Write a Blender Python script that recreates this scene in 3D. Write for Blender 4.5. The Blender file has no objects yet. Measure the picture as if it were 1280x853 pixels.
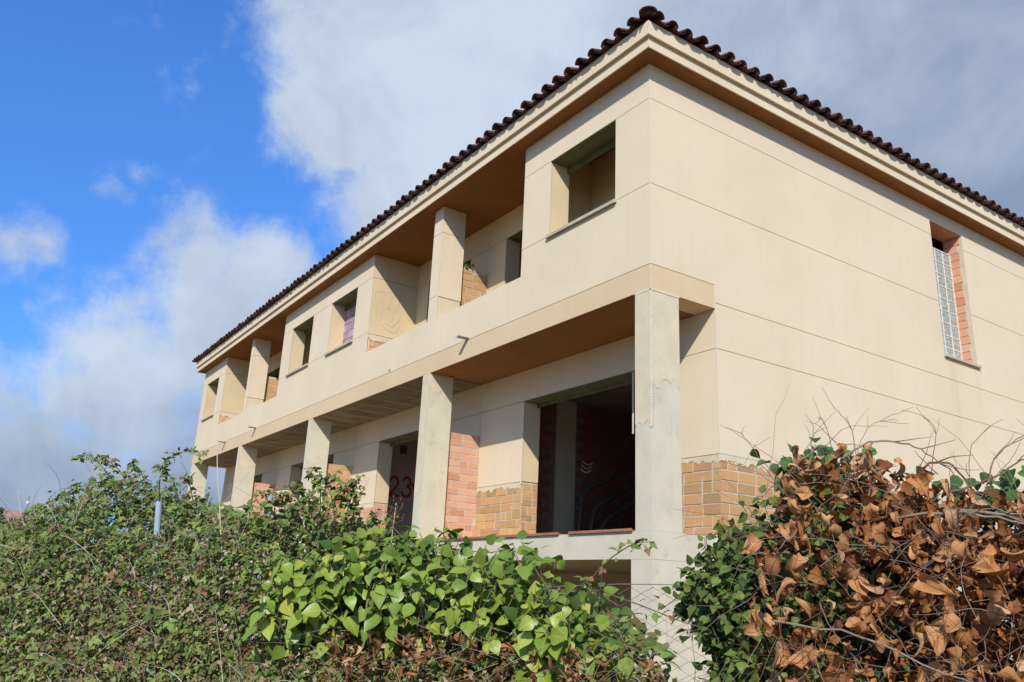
import bpy, math, random
import numpy as np
from mathutils import Vector, Matrix, Euler

# ------------------------------------------------------------------ camera, sky, sun, exposure
scene = bpy.context.scene
COL = scene.collection
random.seed(7)
rng = np.random.default_rng(11)

cam_data = bpy.data.cameras.new('camera')
cam_data.sensor_width = 36.0
cam_data.lens = 28.875
cam_data.clip_start = 0.05
cam_data.clip_end = 5000
cam = bpy.data.objects.new('camera', cam_data)
COL.objects.link(cam)
CAM_R, CAM_U, CAM_F = Vector((.5652, .8237, .0436)), Vector((.2178, -.1998, .9553)), Vector((-.7956, .5305, .2924))
cam.matrix_world = Matrix(((CAM_R.x, CAM_U.x, -CAM_F.x, 6.649), (CAM_R.y, CAM_U.y, -CAM_F.y, -6.362),
                           (CAM_R.z, CAM_U.z, -CAM_F.z, 1.612), (0, 0, 0, 1)))
scene.camera = cam

SUN_DIR = Vector((1.02, -.97, 1.0)).normalized()
sun_data = bpy.data.lights.new('sun', 'SUN')
sun_data.energy = 4.8
sun_data.angle = math.radians(.53)
sun_data.color = (1.0, .975, .93)
sun = bpy.data.objects.new('sun', sun_data)
sun.rotation_euler = SUN_DIR.to_track_quat('Z', 'Y').to_euler()
sun.location = SUN_DIR * 60
COL.objects.link(sun)

scene.view_settings.view_transform = 'Standard'
scene.view_settings.look = 'None'
scene.view_settings.exposure = 0.0
scene.view_settings.gamma = 1.0
scene.cycles.use_denoising = True
scene.cycles.max_bounces = 8
scene.cycles.transparent_max_bounces = 8

def build_world():
    w = bpy.data.worlds.new('World')
    scene.world = w
    w.use_nodes = True
    nt = w.node_tree
    nt.nodes.clear()
    N, Lk = nt.nodes.new, nt.links.new
    out = N('ShaderNodeOutputWorld')
    bg = N('ShaderNodeBackground')
    bg.inputs['Strength'].default_value = .1
    Lk(bg.outputs[0], out.inputs[0])
    sky = N('ShaderNodeTexSky')
    sky.sky_type = 'NISHITA'
    sky.sun_disc = False
    sky.sun_elevation = math.asin(SUN_DIR.z)
    sky.sun_rotation = math.atan2(SUN_DIR.x, SUN_DIR.y)
    sky.air_density = 1.0
    sky.dust_density = .35
    sky.ozone_density = 2.2
    tc = N('ShaderNodeTexCoord')
    d = tc.outputs['Generated']
    def math_n(op, a, b=None, c=None, clamp=False):
        m = N('ShaderNodeMath'); m.operation = op; m.use_clamp = clamp
        for i, x in enumerate((a, b, c)):
            if x is None: continue
            if isinstance(x, (int, float)): m.inputs[i].default_value = x
            else: Lk(x, m.inputs[i])
        return m.outputs[0]
    def noise(scale, detail, rough, dist=0., vec=None, off=None):
        n = N('ShaderNodeTexNoise')
        n.inputs['Scale'].default_value = scale
        n.inputs['Detail'].default_value = detail
        n.inputs['Roughness'].default_value = rough
        n.inputs['Distortion'].default_value = dist
        v = vec or d
        if off:
            a = N('ShaderNodeVectorMath'); a.operation = 'ADD'
            Lk(v, a.inputs[0]); a.inputs[1].default_value = off
            v = a.outputs[0]
        Lk(v, n.inputs['Vector'])
        return n.outputs['Fac']
    def blob(dr, r_in, r_out):
        v = Vector(dr).normalized()
        dt = N('ShaderNodeVectorMath'); dt.operation = 'DOT_PRODUCT'
        Lk(d, dt.inputs[0]); dt.inputs[1].default_value = v
        ang = math_n('ARCCOSINE', math_n('MINIMUM', dt.outputs['Value'], 1.))
        m = N('ShaderNodeMapRange'); m.clamp = True
        m.inputs['From Min'].default_value = math.radians(r_out)
        m.inputs['From Max'].default_value = math.radians(r_in)
        Lk(ang, m.inputs['Value'])
        return m.outputs[0]
    def allmax(ls):
        r = ls[0]
        for x in ls[1:]: r = math_n('MAXIMUM', r, x)
        return r
    # cloud banks: the big one over the roof, the cumulus low at the left, two puffs
    big = allmax([blob(*b) for b in [((-0.715, 0.370, 0.592), 7.3, 14.5), ((-0.797, 0.300, 0.524), 2.6, 8.0), ((-0.583, 0.543, 0.604), 16.8, 26.8), ((-0.804, 0.388, 0.451), 2.8, 8.9), ((-0.397, 0.771, 0.498), 16.8, 33.5), ((-0.712, 0.460, 0.531), 8.4, 16.8), ((-0.727, 0.312, 0.611), 2.2, 6.0)]])
    low = allmax([blob(*b) for b in [((-0.922, 0.185, 0.341), 0.8, 6.1), ((-0.963, 0.143, 0.228), 1.7, 7.3), ((-0.934, 0.235, 0.269), 3.4, 7.8), ((-0.988, 0.102, 0.119), 3.4, 8.9), ((-0.964, 0.226, 0.141), 5.6, 10.1), ((-0.988, 0.036, 0.152), 1.1, 6.1), ((-0.904, 0.252, 0.344), 1.7, 5.0)]])
    puff = math_n('MULTIPLY', allmax([blob((-0.912, 0.080, 0.402), 0.1, 3.0), blob((-0.903, 0.100, 0.417), 0.0, 2.0), blob((-0.947, -0.012, 0.328), 0.4, 3.6), blob((-0.943, 0.030, 0.330), 0.0, 2.2)]), .62)
    fbm = noise(5.2, 10, .62, .25)
    fine = noise(16., 9, .64, .15, off=(3.1, 1.7, .4))
    nz = math_n('ADD', math_n('MULTIPLY', math_n('SUBTRACT', fbm, .5), 1.5), math_n('MULTIPLY', math_n('SUBTRACT', fine, .5), .95))
    # elsewhere in the sky: scattered cloud of the same kind
    wide = noise(1.6, 3, .5, .2, off=(7.3, 2.2, 5.1))
    cos_h = N('ShaderNodeVectorMath'); cos_h.operation = 'DOT_PRODUCT'
    Lk(d, cos_h.inputs[0]); cos_h.inputs[1].default_value = Vector((-.86, .45, .2)).normalized()
    away = N('ShaderNodeMapRange'); away.clamp = True
    away.inputs['From Min'].default_value = .62; away.inputs['From Max'].default_value = .25
    Lk(cos_h.outputs['Value'], away.inputs['Value'])
    scatter = math_n('MULTIPLY', math_n('MULTIPLY', math_n('SUBTRACT', wide, .42), 3.2, clamp=True), away.outputs[0])
    field = allmax([math_n('MULTIPLY', big, 1.5), math_n('MULTIPLY', low, 1.12), puff, scatter])
    cov = math_n('ADD', field, math_n('MULTIPLY', nz, 1.5))
    al = N('ShaderNodeMapRange'); al.interpolation_type = 'SMOOTHSTEP'
    al.inputs['From Min'].default_value = .22; al.inputs['From Max'].default_value = 1.15
    Lk(cov, al.inputs['Value'])
    alpha = math_n('MULTIPLY', al.outputs[0], .97)
    # thick parts of the banks are grey-blue underneath, edges sunlit white
    thick = allmax([blob((-0.405, 0.780, 0.476), 5.6, 25), blob((-0.991, 0.082, 0.07), 2.0, 9), blob((-0.352, 0.860, 0.370), 11.2, 24), blob((-0.972, 0.214, 0.08), 1.0, 8)])
    shade = math_n('ADD', math_n('MULTIPLY', thick, .92), math_n('MULTIPLY', math_n('SUBTRACT', noise(4.6, 8, .6, .3, off=(1.2, 5.5, 2.)), .49), 2.1), clamp=True)
    ramp = N('ShaderNodeMix'); ramp.data_type = 'RGBA'
    ramp.inputs['A'].default_value = (6.3, 7.2, 8.5, 1)
    ramp.inputs['B'].default_value = (2.7, 3.4, 4.7, 1)
    Lk(shade, ramp.inputs['Factor'])
    tint = N('ShaderNodeMix'); tint.data_type = 'RGBA'; tint.blend_type = 'MULTIPLY'
    tint.inputs['Factor'].default_value = 1
    Lk(sky.outputs[0], tint.inputs['A'])
    tint.inputs['B'].default_value = (.74, 1.47, 2.45, 1)
    sep = N('ShaderNodeSeparateXYZ'); Lk(d, sep.inputs[0])
    low_sky = N('ShaderNodeMapRange'); low_sky.clamp = True
    for k_, v_ in zip(('From Min', 'From Max', 'To Min', 'To Max'), (.0, .55, .60, 1.04)): low_sky.inputs[k_].default_value = v_
    Lk(sep.outputs['Z'], low_sky.inputs['Value'])
    dim_ = N('ShaderNodeMix'); dim_.data_type = 'RGBA'; dim_.blend_type = 'MULTIPLY'; dim_.inputs['Factor'].default_value = 1
    Lk(tint.outputs['Result'], dim_.inputs['A']); Lk(low_sky.outputs[0], dim_.inputs['B'])
    mix = N('ShaderNodeMix'); mix.data_type = 'RGBA'
    Lk(alpha, mix.inputs['Factor']); Lk(dim_.outputs['Result'], mix.inputs['A']); Lk(ramp.outputs['Result'], mix.inputs['B'])
    Lk(mix.outputs['Result'], bg.inputs['Color'])
build_world()

# ------------------------------------------------------------------ materials
def lin(r, g, b):
    f = lambda c: (c/255/12.92) if c/255 <= .04045 else ((c/255+.055)/1.055)**2.4
    return (f(r), f(g), f(b), 1)

def material(name, c1, c2=None, scale=3., rough=.85, bump=0., bscale=80., rnd=None, rnd_mix=1., streak=None,
             stain=None, attr=None, transl=0., spec=.3, detail=5):
    """Noise between two colours in world space; optional ramp by object random, rain streaks, blotchy stains, per-leaf attribute."""
    m = bpy.data.materials.new(name)
    m.use_nodes = True
    nt = m.node_tree
    nt.nodes.clear()
    N, Lk = nt.nodes.new, nt.links.new
    out = N('ShaderNodeOutputMaterial')
    bs = N('ShaderNodeBsdfPrincipled')
    bs.inputs['Roughness'].default_value = rough
    bs.inputs['Specular IOR Level'].default_value = spec
    geo = N('ShaderNodeNewGeometry')
    pos = geo.outputs['Position']
    def noise(sc, det=5, ro=.55, vec=pos):
        n = N('ShaderNodeTexNoise')
        n.inputs['Scale'].default_value = sc; n.inputs['Detail'].default_value = det; n.inputs['Roughness'].default_value = ro
        Lk(vec, n.inputs['Vector'])
        return n.outputs['Fac']
    def mixc(fac, a, b, mode='MIX'):
        x = N('ShaderNodeMix'); x.data_type = 'RGBA'; x.blend_type = mode
        for key, val in (('Factor', fac), ('A', a), ('B', b)):
            if isinstance(val, (int, float)): x.inputs[key].default_value = val
            elif isinstance(val, (tuple, list)): x.inputs[key].default_value = val
            else: Lk(val, x.inputs[key])
        return x.outputs['Result']
    def rng_(v, a, b, c=0., d=1.):
        r = N('ShaderNodeMapRange'); r.clamp = True
        for k, q in zip(('From Min', 'From Max', 'To Min', 'To Max'), (a, b, c, d)): r.inputs[k].default_value = q
        Lk(v, r.inputs['Value'])
        return r.outputs[0]
    base = mixc(rng_(noise(scale, detail), .35, .65), c1, c2 or c1)
    if rnd:
        oi = N('ShaderNodeObjectInfo')
        cr = N('ShaderNodeValToRGB')
        els = cr.color_ramp.elements
        while len(els) < len(rnd): els.new(.5)
        for i, c in enumerate(rnd):
            els[i].position = i/(len(rnd)-1); els[i].color = c
        Lk(oi.outputs['Random'], cr.inputs['Fac'])
        base = mixc(rnd_mix, base, cr.outputs['Color'])
        base = mixc(rng_(noise(scale*4, 4), .3, .7, 0, .45), base, c2 or c1)
    if name.startswith('leaf_') and rnd:
        to = N('ShaderNodeTexCoord'); so = N('ShaderNodeSeparateXYZ'); Lk(to.outputs['Object'], so.inputs[0])
        ab = N('ShaderNodeMath'); ab.operation = 'ABSOLUTE'; Lk(so.outputs['X'], ab.inputs[0])
        mid = rng_(ab.outputs[0], .03, .012)
        dif = N('ShaderNodeMath'); dif.operation = 'MULTIPLY_ADD'; Lk(ab.outputs[0], dif.inputs[0]); dif.inputs[1].default_value = -.8; Lk(so.outputs['Y'], dif.inputs[2])
        sn = N('ShaderNodeMath'); sn.operation = 'SINE'
        sc_ = N('ShaderNodeMath'); sc_.operation = 'MULTIPLY'; Lk(dif.outputs[0], sc_.inputs[0]); sc_.inputs[1].default_value = 42
        Lk(sc_.outputs[0], sn.inputs[0])
        vein = rng_(sn.outputs[0], .82, 1., 0, .35)
        mx_ = N('ShaderNodeMath'); mx_.operation = 'MAXIMUM'; Lk(mid, mx_.inputs[0]); Lk(vein, mx_.inputs[1])
        vcol = (1.5, 1.35, 1.5, 1) if 'dead' not in name else (.6, .55, .5, 1)
        base = mixc(mx_.outputs[0], base, mixc(1., base, vcol, 'MULTIPLY'))
        spots = rng_(noise(55, 3, .6), .66, .74, 0, .5)
        base = mixc(spots, base, (.20, .13, .04, 1) if 'dead' not in name else (.09, .045, .022, 1))
    if attr:
        at = N('ShaderNodeAttribute'); at.attribute_name = attr
        base = at.outputs['Color']
        base = mixc(rng_(noise(60, 2), .35, .7, 0, .3), base, mixc(1., base, (.55, .55, .5, 1), 'MULTIPLY'))
    if name == 'cream_render':
        sx = N('ShaderNodeSeparateXYZ'); Lk(pos, sx.inputs[0])
        def mul(a, b):
            q = N('ShaderNodeMath'); q.operation = 'MULTIPLY'; Lk(a, q.inputs[0]); Lk(b, q.inputs[1]); return q.outputs[0]
        mp2 = N('ShaderNodeMapping'); mp2.inputs['Scale'].default_value = (7, 7, .4); Lk(pos, mp2.inputs['Vector'])
        below = mul(rng_(sx.outputs['Z'], 5.60, 5.52), rng_(sx.outputs['Z'], 3.9, 5.5, .15, 1))
        for ya, yb, amt in ((6.50, 6.80, .55), (7.34, 7.52, .3)):
            ym = (ya+yb)/2
            f_ = mul(mul(rng_(sx.outputs['Y'], ya, ym-.04), rng_(sx.outputs['Y'], yb, ym+.04)), below)
            f_ = mul(f_, rng_(noise(1.3, 4, .6, mp2.outputs[0]), .35, .7, .1*amt, amt))
            f_ = mul(f_, rng_(sx.outputs['X'], -.05, -.01))
            base = mixc(f_, base, (.50, .32, .15, 1))
    if streak:
        mp = N('ShaderNodeMapping'); mp.inputs['Scale'].default_value = (9, 9, .5)
        Lk(pos, mp.inputs['Vector'])
        n = rng_(noise(1., 4, .6, mp.outputs[0]), .52, .78, 0, streak[1])
        base = mixc(n, base, streak[0])
    if stain:
        n = rng_(noise(stain[2], 7, .68), stain[3], stain[3]+.14, 0, stain[1])
        base = mixc(n, base, stain[0])
    Lk(base, bs.inputs['Base Color'])
    if bump:
        b = N('ShaderNodeBump'); b.inputs['Strength'].default_value = bump; b.inputs['Distance'].default_value = .01
        Lk(noise(bscale, 6, .65), b.inputs['Height'])
        Lk(b.outputs[0], bs.inputs['Normal'])
    if transl:
        tr = N('ShaderNodeBsdfTranslucent')
        Lk(mixc(1., base, (1.25, 1.35, .6, 1), 'MULTIPLY'), tr.inputs['Color'])
        ms = N('ShaderNodeMixShader'); ms.inputs[0].default_value = transl
        Lk(bs.outputs[0], ms.inputs[1]); Lk(tr.outputs[0], ms.inputs[2]); Lk(ms.outputs[0], out.inputs[0])
    else:
        Lk(bs.outputs[0], out.inputs[0])
    return m

M = {}
CREAM, CREAM2 = (.715, .575, .385, 1), (.67, .535, .352, 1)
M['render'] = material('cream_render', CREAM, CREAM2, .7, .9, .25, 220, streak=((.56, .465, .32, 1), .22), stain=((.58, .47, .305, 1), .2, 1.7, .54))
M['band'] = material('peach_render', (.66, .485, .275, 1), (.61, .445, .25, 1), .9, .9, .25, 220, streak=((.52, .42, .30, 1), .3))
M['core'] = material('joint_render', (.50, .41, .29, 1), (.44, .36, .25, 1), 3, .95)
M['reveal'] = material('reveal_render', (.665, .51, .295, 1), (.61, .465, .265, 1), 1.5, .9, .2, 160, streak=((.5, .43, .33, 1), .25))
M['soffit'] = material('shaded_soffit', (.28, .125, .036, 1), (.24, .105, .03, 1), 1.2, .9, .12, 150, stain=((.19, .09, .035, 1), .45, 1.1, .52))  # deep orange-brown: shade under the eaves and porch is put into the colour
M['bead'] = material('white_bead', (.70, .60, .44, 1), (.60, .50, .36, 1), 8, .75)
M['concrete'] = material('grey_concrete', (.64, .555, .39, 1), (.56, .49, .345, 1), 2.2, .9, .5, 90, streak=((.67, .575, .39, 1), .5), stain=((.40, .36, .27, 1), .7, 4.5, .57))
M['rawplaster'] = material('raw_plaster', (.67, .55, .36, 1), (.60, .49, .32, 1), 3.5, .95, .6, 70, stain=((.46, .42, .35, 1), .5, 6, .55))
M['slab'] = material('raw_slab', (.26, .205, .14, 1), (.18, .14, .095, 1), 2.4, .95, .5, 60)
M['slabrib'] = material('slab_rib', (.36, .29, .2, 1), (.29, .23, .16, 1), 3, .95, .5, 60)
M['mortar'] = material('mortar', (.58, .49, .37, 1), (.50, .42, .32, 1), 9, .95, .7, 60)
BR = [(.56, .245, .125, 1), (.64, .33, .18, 1), (.58, .27, .16, 1), (.66, .38, .23, 1), (.47, .185, .095, 1), (.64, .37, .26, 1), (.60, .29, .14, 1)]
M['brick'] = material('orange_brick', (.56, .25, .12, 1), (.62, .36, .21, 1), 14, .9, .8, 70, rnd=BR, stain=((.62, .47, .34, 1), .55, 6, .58))
BY = [(.56, .30, .105, 1), (.48, .225, .085, 1), (.57, .335, .13, 1), (.36, .22, .075, 1), (.53, .265, .14, 1), (.58, .31, .10, 1), (.30, .19, .065, 1), (.43, .19, .09, 1), (.57, .32, .12, 1)]
M['brick_pale'] = material('yellow_brick', (.62, .38, .17, 1), (.58, .37, .18, 1), 14, .9, .8, 70, rnd=BY, stain=((.60, .48, .33, 1), .55, 6, .57))
BP = [(.22, .09, .12, 1), (.36, .22, .26, 1), (.25, .11, .15, 1), (.44, .32, .35, 1), (.16, .06, .075, 1)]
M['brick_purple'] = material('purple_brick', (.25, .12, .18, 1), (.48, .36, .42, 1), 22, .8, .4, 90, rnd=BP)
M['mortar_pale'] = material('pale_mortar', (.72, .66, .56, 1), (.62, .55, .47, 1), 9, .95)
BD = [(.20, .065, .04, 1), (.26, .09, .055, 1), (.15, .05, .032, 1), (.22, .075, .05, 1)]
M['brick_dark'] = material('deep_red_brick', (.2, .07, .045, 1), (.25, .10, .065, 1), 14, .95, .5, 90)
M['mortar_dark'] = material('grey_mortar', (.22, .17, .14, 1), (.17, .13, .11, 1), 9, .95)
M['dark_floor'] = material('bounce_cut_floor', (.26, .21, .15, 1), (.18, .145, .105, 1), 2, .95)  # tone kept dark to hold down bounced sunlight in the rooms
M['room'] = material('room_plaster', (.58, .45, .37, 1), (.52, .40, .33, 1), 1.3, .95, .2, 120)
M['lintel'] = material('green_lintel', (.125, .135, .05, 1), (.075, .09, .035, 1), 5, .55, .15, 120, spec=.5)
M['sillstone'] = material('grey_sill', (.50, .43, .31, 1), (.41, .35, .25, 1), 6, .7, .3, 120)
TL = [(.075, .026, .019, 1), (.05, .019, .016, 1), (.115, .042, .028, 1), (.035, .017, .016, 1), (.065, .022, .017, 1), (.14, .06, .038, 1)]
M['tile'] = material('dark_roof_tile', (.07, .026, .02, 1), (.045, .022, .019, 1), 12, .9, .4, 70, rnd=TL)
M['clay'] = material('clay_strip', (.40, .155, .075, 1), (.30, .115, .06, 1), 7, .8, .4, 80, stain=((.26, .2, .15, 1), .6, 9, .55))
M['red_paint'] = material('red_spray_paint', (.50, .03, .065, 1), (.42, .025, .055, 1), 10, .6)
M['pink_paint'] = material('faded_pink_paint', (.62, .36, .34, 1), (.64, .46, .40, 1), 24, .8)
M['grey_paint'] = material('faded_grey_paint', (.54, .43, .275, 1), (.60, .465, .28, 1), 14, .9)
M['conduit'] = material('grey_conduit', (.075, .06, .048, 1), (.05, .042, .035, 1), 10, .6)
M['pipe'] = material('drain_pipe', (.42, .38, .31, 1), (.3, .27, .22, 1), 9, .6)
M['soil'] = material('dry_soil', (.29, .175, .085, 1), (.19, .125, .055, 1), .8, .95, .8, 25, stain=((.10, .09, .035, 1), .7, .35, .52))
M['wire'] = material('rusty_wire', (.17, .12, .09, 1), (.24, .2, .17, 1), 20, .7)
M['post'] = material('faded_blue_post', (.25, .34, .38, 1), (.33, .37, .37, 1), 14, .6, .2, 60, stain=((.33, .24, .18, 1), .8, 16, .57))
M['cane'] = material('bramble_cane', (.13, .07, .05, 1), (.12, .11, .05, 1), 6, .7)
M['twig'] = material('dry_twig', (.27, .20, .14, 1), (.19, .135, .09, 1), 8, .85)
M['twig_red'] = material('brown_vine', (.19, .095, .05, 1), (.14, .07, .04, 1), 8, .85)
M['straw'] = material('straw_stem', (.50, .43, .31, 1), (.42, .35, .24, 1), 8, .85)
M['green_stem'] = material('green_stem', (.13, .14, .035, 1), (.17, .12, .05, 1), 9, .7)
M['rock'] = material('pale_rubble', (.66, .61, .55, 1), (.5, .46, .41, 1), 8, .95, .7, 40)
M['leaf_attr'] = material('leaf_small', (.1, .15, .03, 1), attr='tint', rough=.6, transl=.12, spec=.22)
M['leaf_attr_dry'] = material('leaf_dry_mass', (.2, .1, .04, 1), attr='tint', rough=.75, transl=.06, spec=.15)
GB = [(.165, .225, .02, 1), (.24, .29, .03, 1), (.10, .16, .018, 1), (.31, .33, .042, 1), (.18, .235, .022, 1), (.12, .18, .02, 1), (.21, .265, .027, 1), (.36, .32, .035, 1)]
M['leaf_big'] = material('leaf_big_green', (.13, .22, .03, 1), (.17, .27, .04, 1), 30, .42, rnd=GB, transl=.12, spec=.35)
GD = [(.08, .118, .018, 1), (.12, .16, .024, 1), (.09, .13, .02, 1), (.15, .19, .032, 1), (.06, .095, .016, 1)]
M['leaf_ivy'] = material('leaf_ivy_dark', (.06, .12, .025, 1), (.085, .15, .03, 1), 30, .5, rnd=GD, transl=.12, spec=.22)
DB = [(.40, .165, .05, 1), (.52, .245, .09, 1), (.30, .11, .035, 1), (.56, .32, .145, 1), (.44, .185, .056, 1), (.22, .085, .034, 1), (.52, .25, .095, 1), (.48, .32, .19, 1)]
M['leaf_dead'] = material('leaf_dead_brown', (.34, .13, .038, 1), (.40, .19, .07, 1), 25, .65, rnd=DB, transl=.08, spec=.2)
M['far_wall'] = material('far_house_wall', (.52, .36, .24, 1), (.46, .31, .2, 1), .6, .95)
M['far_roof'] = material('far_house_roof', (.42, .235, .145, 1), (.33, .18, .11, 1), 3, .95)
M['dark_metal'] = material('dark_metal', (.1, .1, .11, 1), (.07, .07, .08, 1), 5, .5)

def glass_material():
    m = bpy.data.materials.new('glass_block')
    m.use_nodes = True
    nt = m.node_tree
    bs = nt.nodes['Principled BSDF']
    bs.inputs['Roughness'].default_value = .12
    bs.inputs['Transmission Weight'].default_value = .45
    bs.inputs['IOR'].default_value = 1.45
    n = nt.nodes.new('ShaderNodeTexNoise'); n.inputs['Scale'].default_value = 22; n.inputs['Detail'].default_value = 3
    g = nt.nodes.new('ShaderNodeNewGeometry')
    nt.links.new(g.outputs['Position'], n.inputs['Vector'])
    cr = nt.nodes.new('ShaderNodeValToRGB')
    cr.color_ramp.elements[0].position = .35; cr.color_ramp.elements[0].color = (.36, .40, .33, 1)
    cr.color_ramp.elements[1].position = .65; cr.color_ramp.elements[1].color = (.80, .80, .68, 1)
    nt.links.new(n.outputs['Fac'], cr.inputs['Fac'])
    nt.links.new(cr.outputs[0], bs.inputs['Base Color'])
    b = nt.nodes.new('ShaderNodeBump'); b.inputs['Strength'].default_value = .5; b.inputs['Distance'].default_value = .02
    nt.links.new(n.outputs['Fac'], b.inputs['Height']); nt.links.new(b.outputs[0], bs.inputs['Normal'])
    return m
M['glass'] = glass_material()

# ------------------------------------------------------------------ mesh helpers
WORLD = {}                      # object name -> world translation of empties / parts
def attach(o, parent):
    COL.objects.link(o)
    if parent is not None:
        o.parent = parent
        t = WORLD.get(parent.name)
        if t is not None:
            o.matrix_parent_inverse = Matrix.Translation(-t)

def thing(name, label, cat, loc=(0, 0, 0), group=None):
    o = bpy.data.objects.new(name, None)
    o.empty_display_size = .2
    o.location = loc
    COL.objects.link(o)
    WORLD[o.name] = Vector(loc)
    o['label'] = label; o['category'] = cat
    if group: o['group'] = group
    return o

class MB:
    def __init__(s): s.v = []; s.f = []
    def box(s, x0, x1, y0, y1, z0, z1):
        i = len(s.v)
        s.v += [(x0, y0, z0), (x1, y0, z0), (x1, y1, z0), (x0, y1, z0), (x0, y0, z1), (x1, y0, z1), (x1, y1, z1), (x0, y1, z1)]
        s.f += [tuple(i+k for k in q) for q in ((0, 3, 2, 1), (4, 5, 6, 7), (0, 1, 5, 4), (1, 2, 6, 5), (2, 3, 7, 6), (3, 0, 4, 7))]
        return s
    def prism(s, poly, axis, d0, d1):
        """poly: 2D points; axis 'y': (x,z) extruded along y; 'x': (y,z) along x; 'z': (x,y) along z"""
        def P(p, d):
            return (p[0], d, p[1]) if axis == 'y' else (d, p[0], p[1]) if axis == 'x' else (p[0], p[1], d)
        n = len(poly); i = len(s.v)
        s.v += [P(p, d0) for p in poly] + [P(p, d1) for p in poly]
        s.f.append(tuple(range(i, i+n))); s.f.append(tuple(range(i+2*n-1, i+n-1, -1)))
        for k in range(n):
            a, b = i+k, i+(k+1) % n
            s.f.append((a, a+n, b+n, b))
        return s
    def tube(s, path, radii, n=6, cap=True):
        path = [Vector(p) for p in path]
        if isinstance(radii, (int, float)): radii = [radii]*len(path)
        i0 = len(s.v); up = None
        for k, p in enumerate(path):
            t = (path[min(k+1, len(path)-1)] - path[max(k-1, 0)])
            if t.length < 1e-9: t = Vector((0, 0, 1))
            t.normalize()
            if up is None:
                a = Vector((0, 0, 1)) if abs(t.z) < .9 else Vector((1, 0, 0))
                up = (a - t*a.dot(t)).normalized()
            else:
                up = up - t*up.dot(t)
                up = up.normalized() if up.length > 1e-6 else t.orthogonal().normalized()
            sd = t.cross(up)
            for j in range(n):
                a = 2*math.pi*j/n
                s.v.append(tuple(p + (up*math.cos(a) + sd*math.sin(a))*radii[k]))
        for k in range(len(path)-1):
            for j in range(n):
                a, b = i0+k*n+j, i0+k*n+(j+1) % n
                s.f.append((a, b, b+n, a+n))
        if cap:
            s.f.append(tuple(range(i0+n-1, i0-1, -1)))
            e = i0+(len(path)-1)*n
            s.f.append(tuple(range(e, e+n)))
        return s
    def mesh(s, name, m, smooth=False):
        me = bpy.data.meshes.new(name)
        me.from_pydata(s.v, [], s.f)
        me.validate()
        import bmesh
        bm = bmesh.new(); bm.from_mesh(me)
        bmesh.ops.recalc_face_normals(bm, faces=bm.faces)
        bm.to_mesh(me); bm.free()
        if smooth: me.polygons.foreach_set('use_smooth', [True]*len(me.polygons))
        me.materials.append(M[m])
        return me
    def build(s, name, m, parent=None, smooth=False, label=None, kind=None):
        o = bpy.data.objects.new(name, s.mesh(name, m, smooth))
        attach(o, parent)
        if label: o['label'] = label
        if kind: o['kind'] = kind
        return o

def instance(name, me, parent, loc, scale=(1, 1, 1), rot=None):
    o = bpy.data.objects.new(name, me)
    attach(o, parent)
    o.location = loc
    o.scale = scale
    if rot is not None: o.rotation_euler = rot
    return o

def grid_wall(mb, axis, d0, d1, u0, u1, z0, z1, holes):
    """A wall slab with rectangular holes (a,b,za,zb), watertight, axis 'y' (runs in x) or 'x' (runs in y)."""
    us = sorted({u0, u1} | {min(max(h[i], u0), u1) for h in holes for i in (0, 1)})
    zs = sorted({z0, z1} | {min(max(h[i], z0), z1) for h in holes for i in (2, 3)})
    def solid(i, j):
        if i < 0 or j < 0 or i >= len(us)-1 or j >= len(zs)-1: return False
        uc, zc = (us[i]+us[i+1])/2, (zs[j]+zs[j+1])/2
        return not any(h[0] < uc < h[1] and h[2] < zc < h[3] for h in holes)
    idx = {}
    def V(u, z, d):
        k = (round(u, 5), round(z, 5), d)
        if k not in idx:
            idx[k] = len(mb.v)
            mb.v.append((u, d, z) if axis == 'y' else (d, u, z))
        return idx[k]
    for i in range(len(us)-1):
        for j in range(len(zs)-1):
            if not solid(i, j): continue
            a, b, c, e = us[i], us[i+1], zs[j], zs[j+1]
            for d in (d0, d1): mb.f.append((V(a, c, d), V(b, c, d), V(b, e, d), V(a, e, d)))
            if not solid(i-1, j): mb.f.append((V(a, c, d0), V(a, c, d1), V(a, e, d1), V(a, e, d0)))
            if not solid(i+1, j): mb.f.append((V(b, c, d0), V(b, c, d1), V(b, e, d1), V(b, e, d0)))
            if not solid(i, j-1): mb.f.append((V(a, c, d0), V(a, c, d1), V(b, c, d1), V(b, c, d0)))
            if not solid(i, j+1): mb.f.append((V(a, e, d0), V(a, e, d1), V(b, e, d1), V(b, e, d0)))
    return mb

# ------------------------------------------------------------------ ground
g = MB().box(-1800, 700, -900, 1800, -1.0, 0.0).build('ground', 'soil')
g['kind'] = 'structure'
g['label'] = 'dry weedy ground around the building and the fence'

# ------------------------------------------------------------------ the unfinished terrace
ZS, G5, GP, SLAB, BEAM = 5.115, 4.598, 3.300, 2.317, 2.018
G1, G2, G3, G4, PAR, ZE = 7.700, 6.500, 5.430, 5.190, 6.076, 8.208
DP, DB, L0, DEEP = 1.10, 1.04, -21.254, 11.0
house = thing('terrace_building', 'unfinished cream two storey terrace with open loggias, bare concrete pillars and dark tiled roof', 'building', (-10.6, 5, 0))
GAP = .0042     # half a joint
FT = .015      # thickness of the render coat

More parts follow.
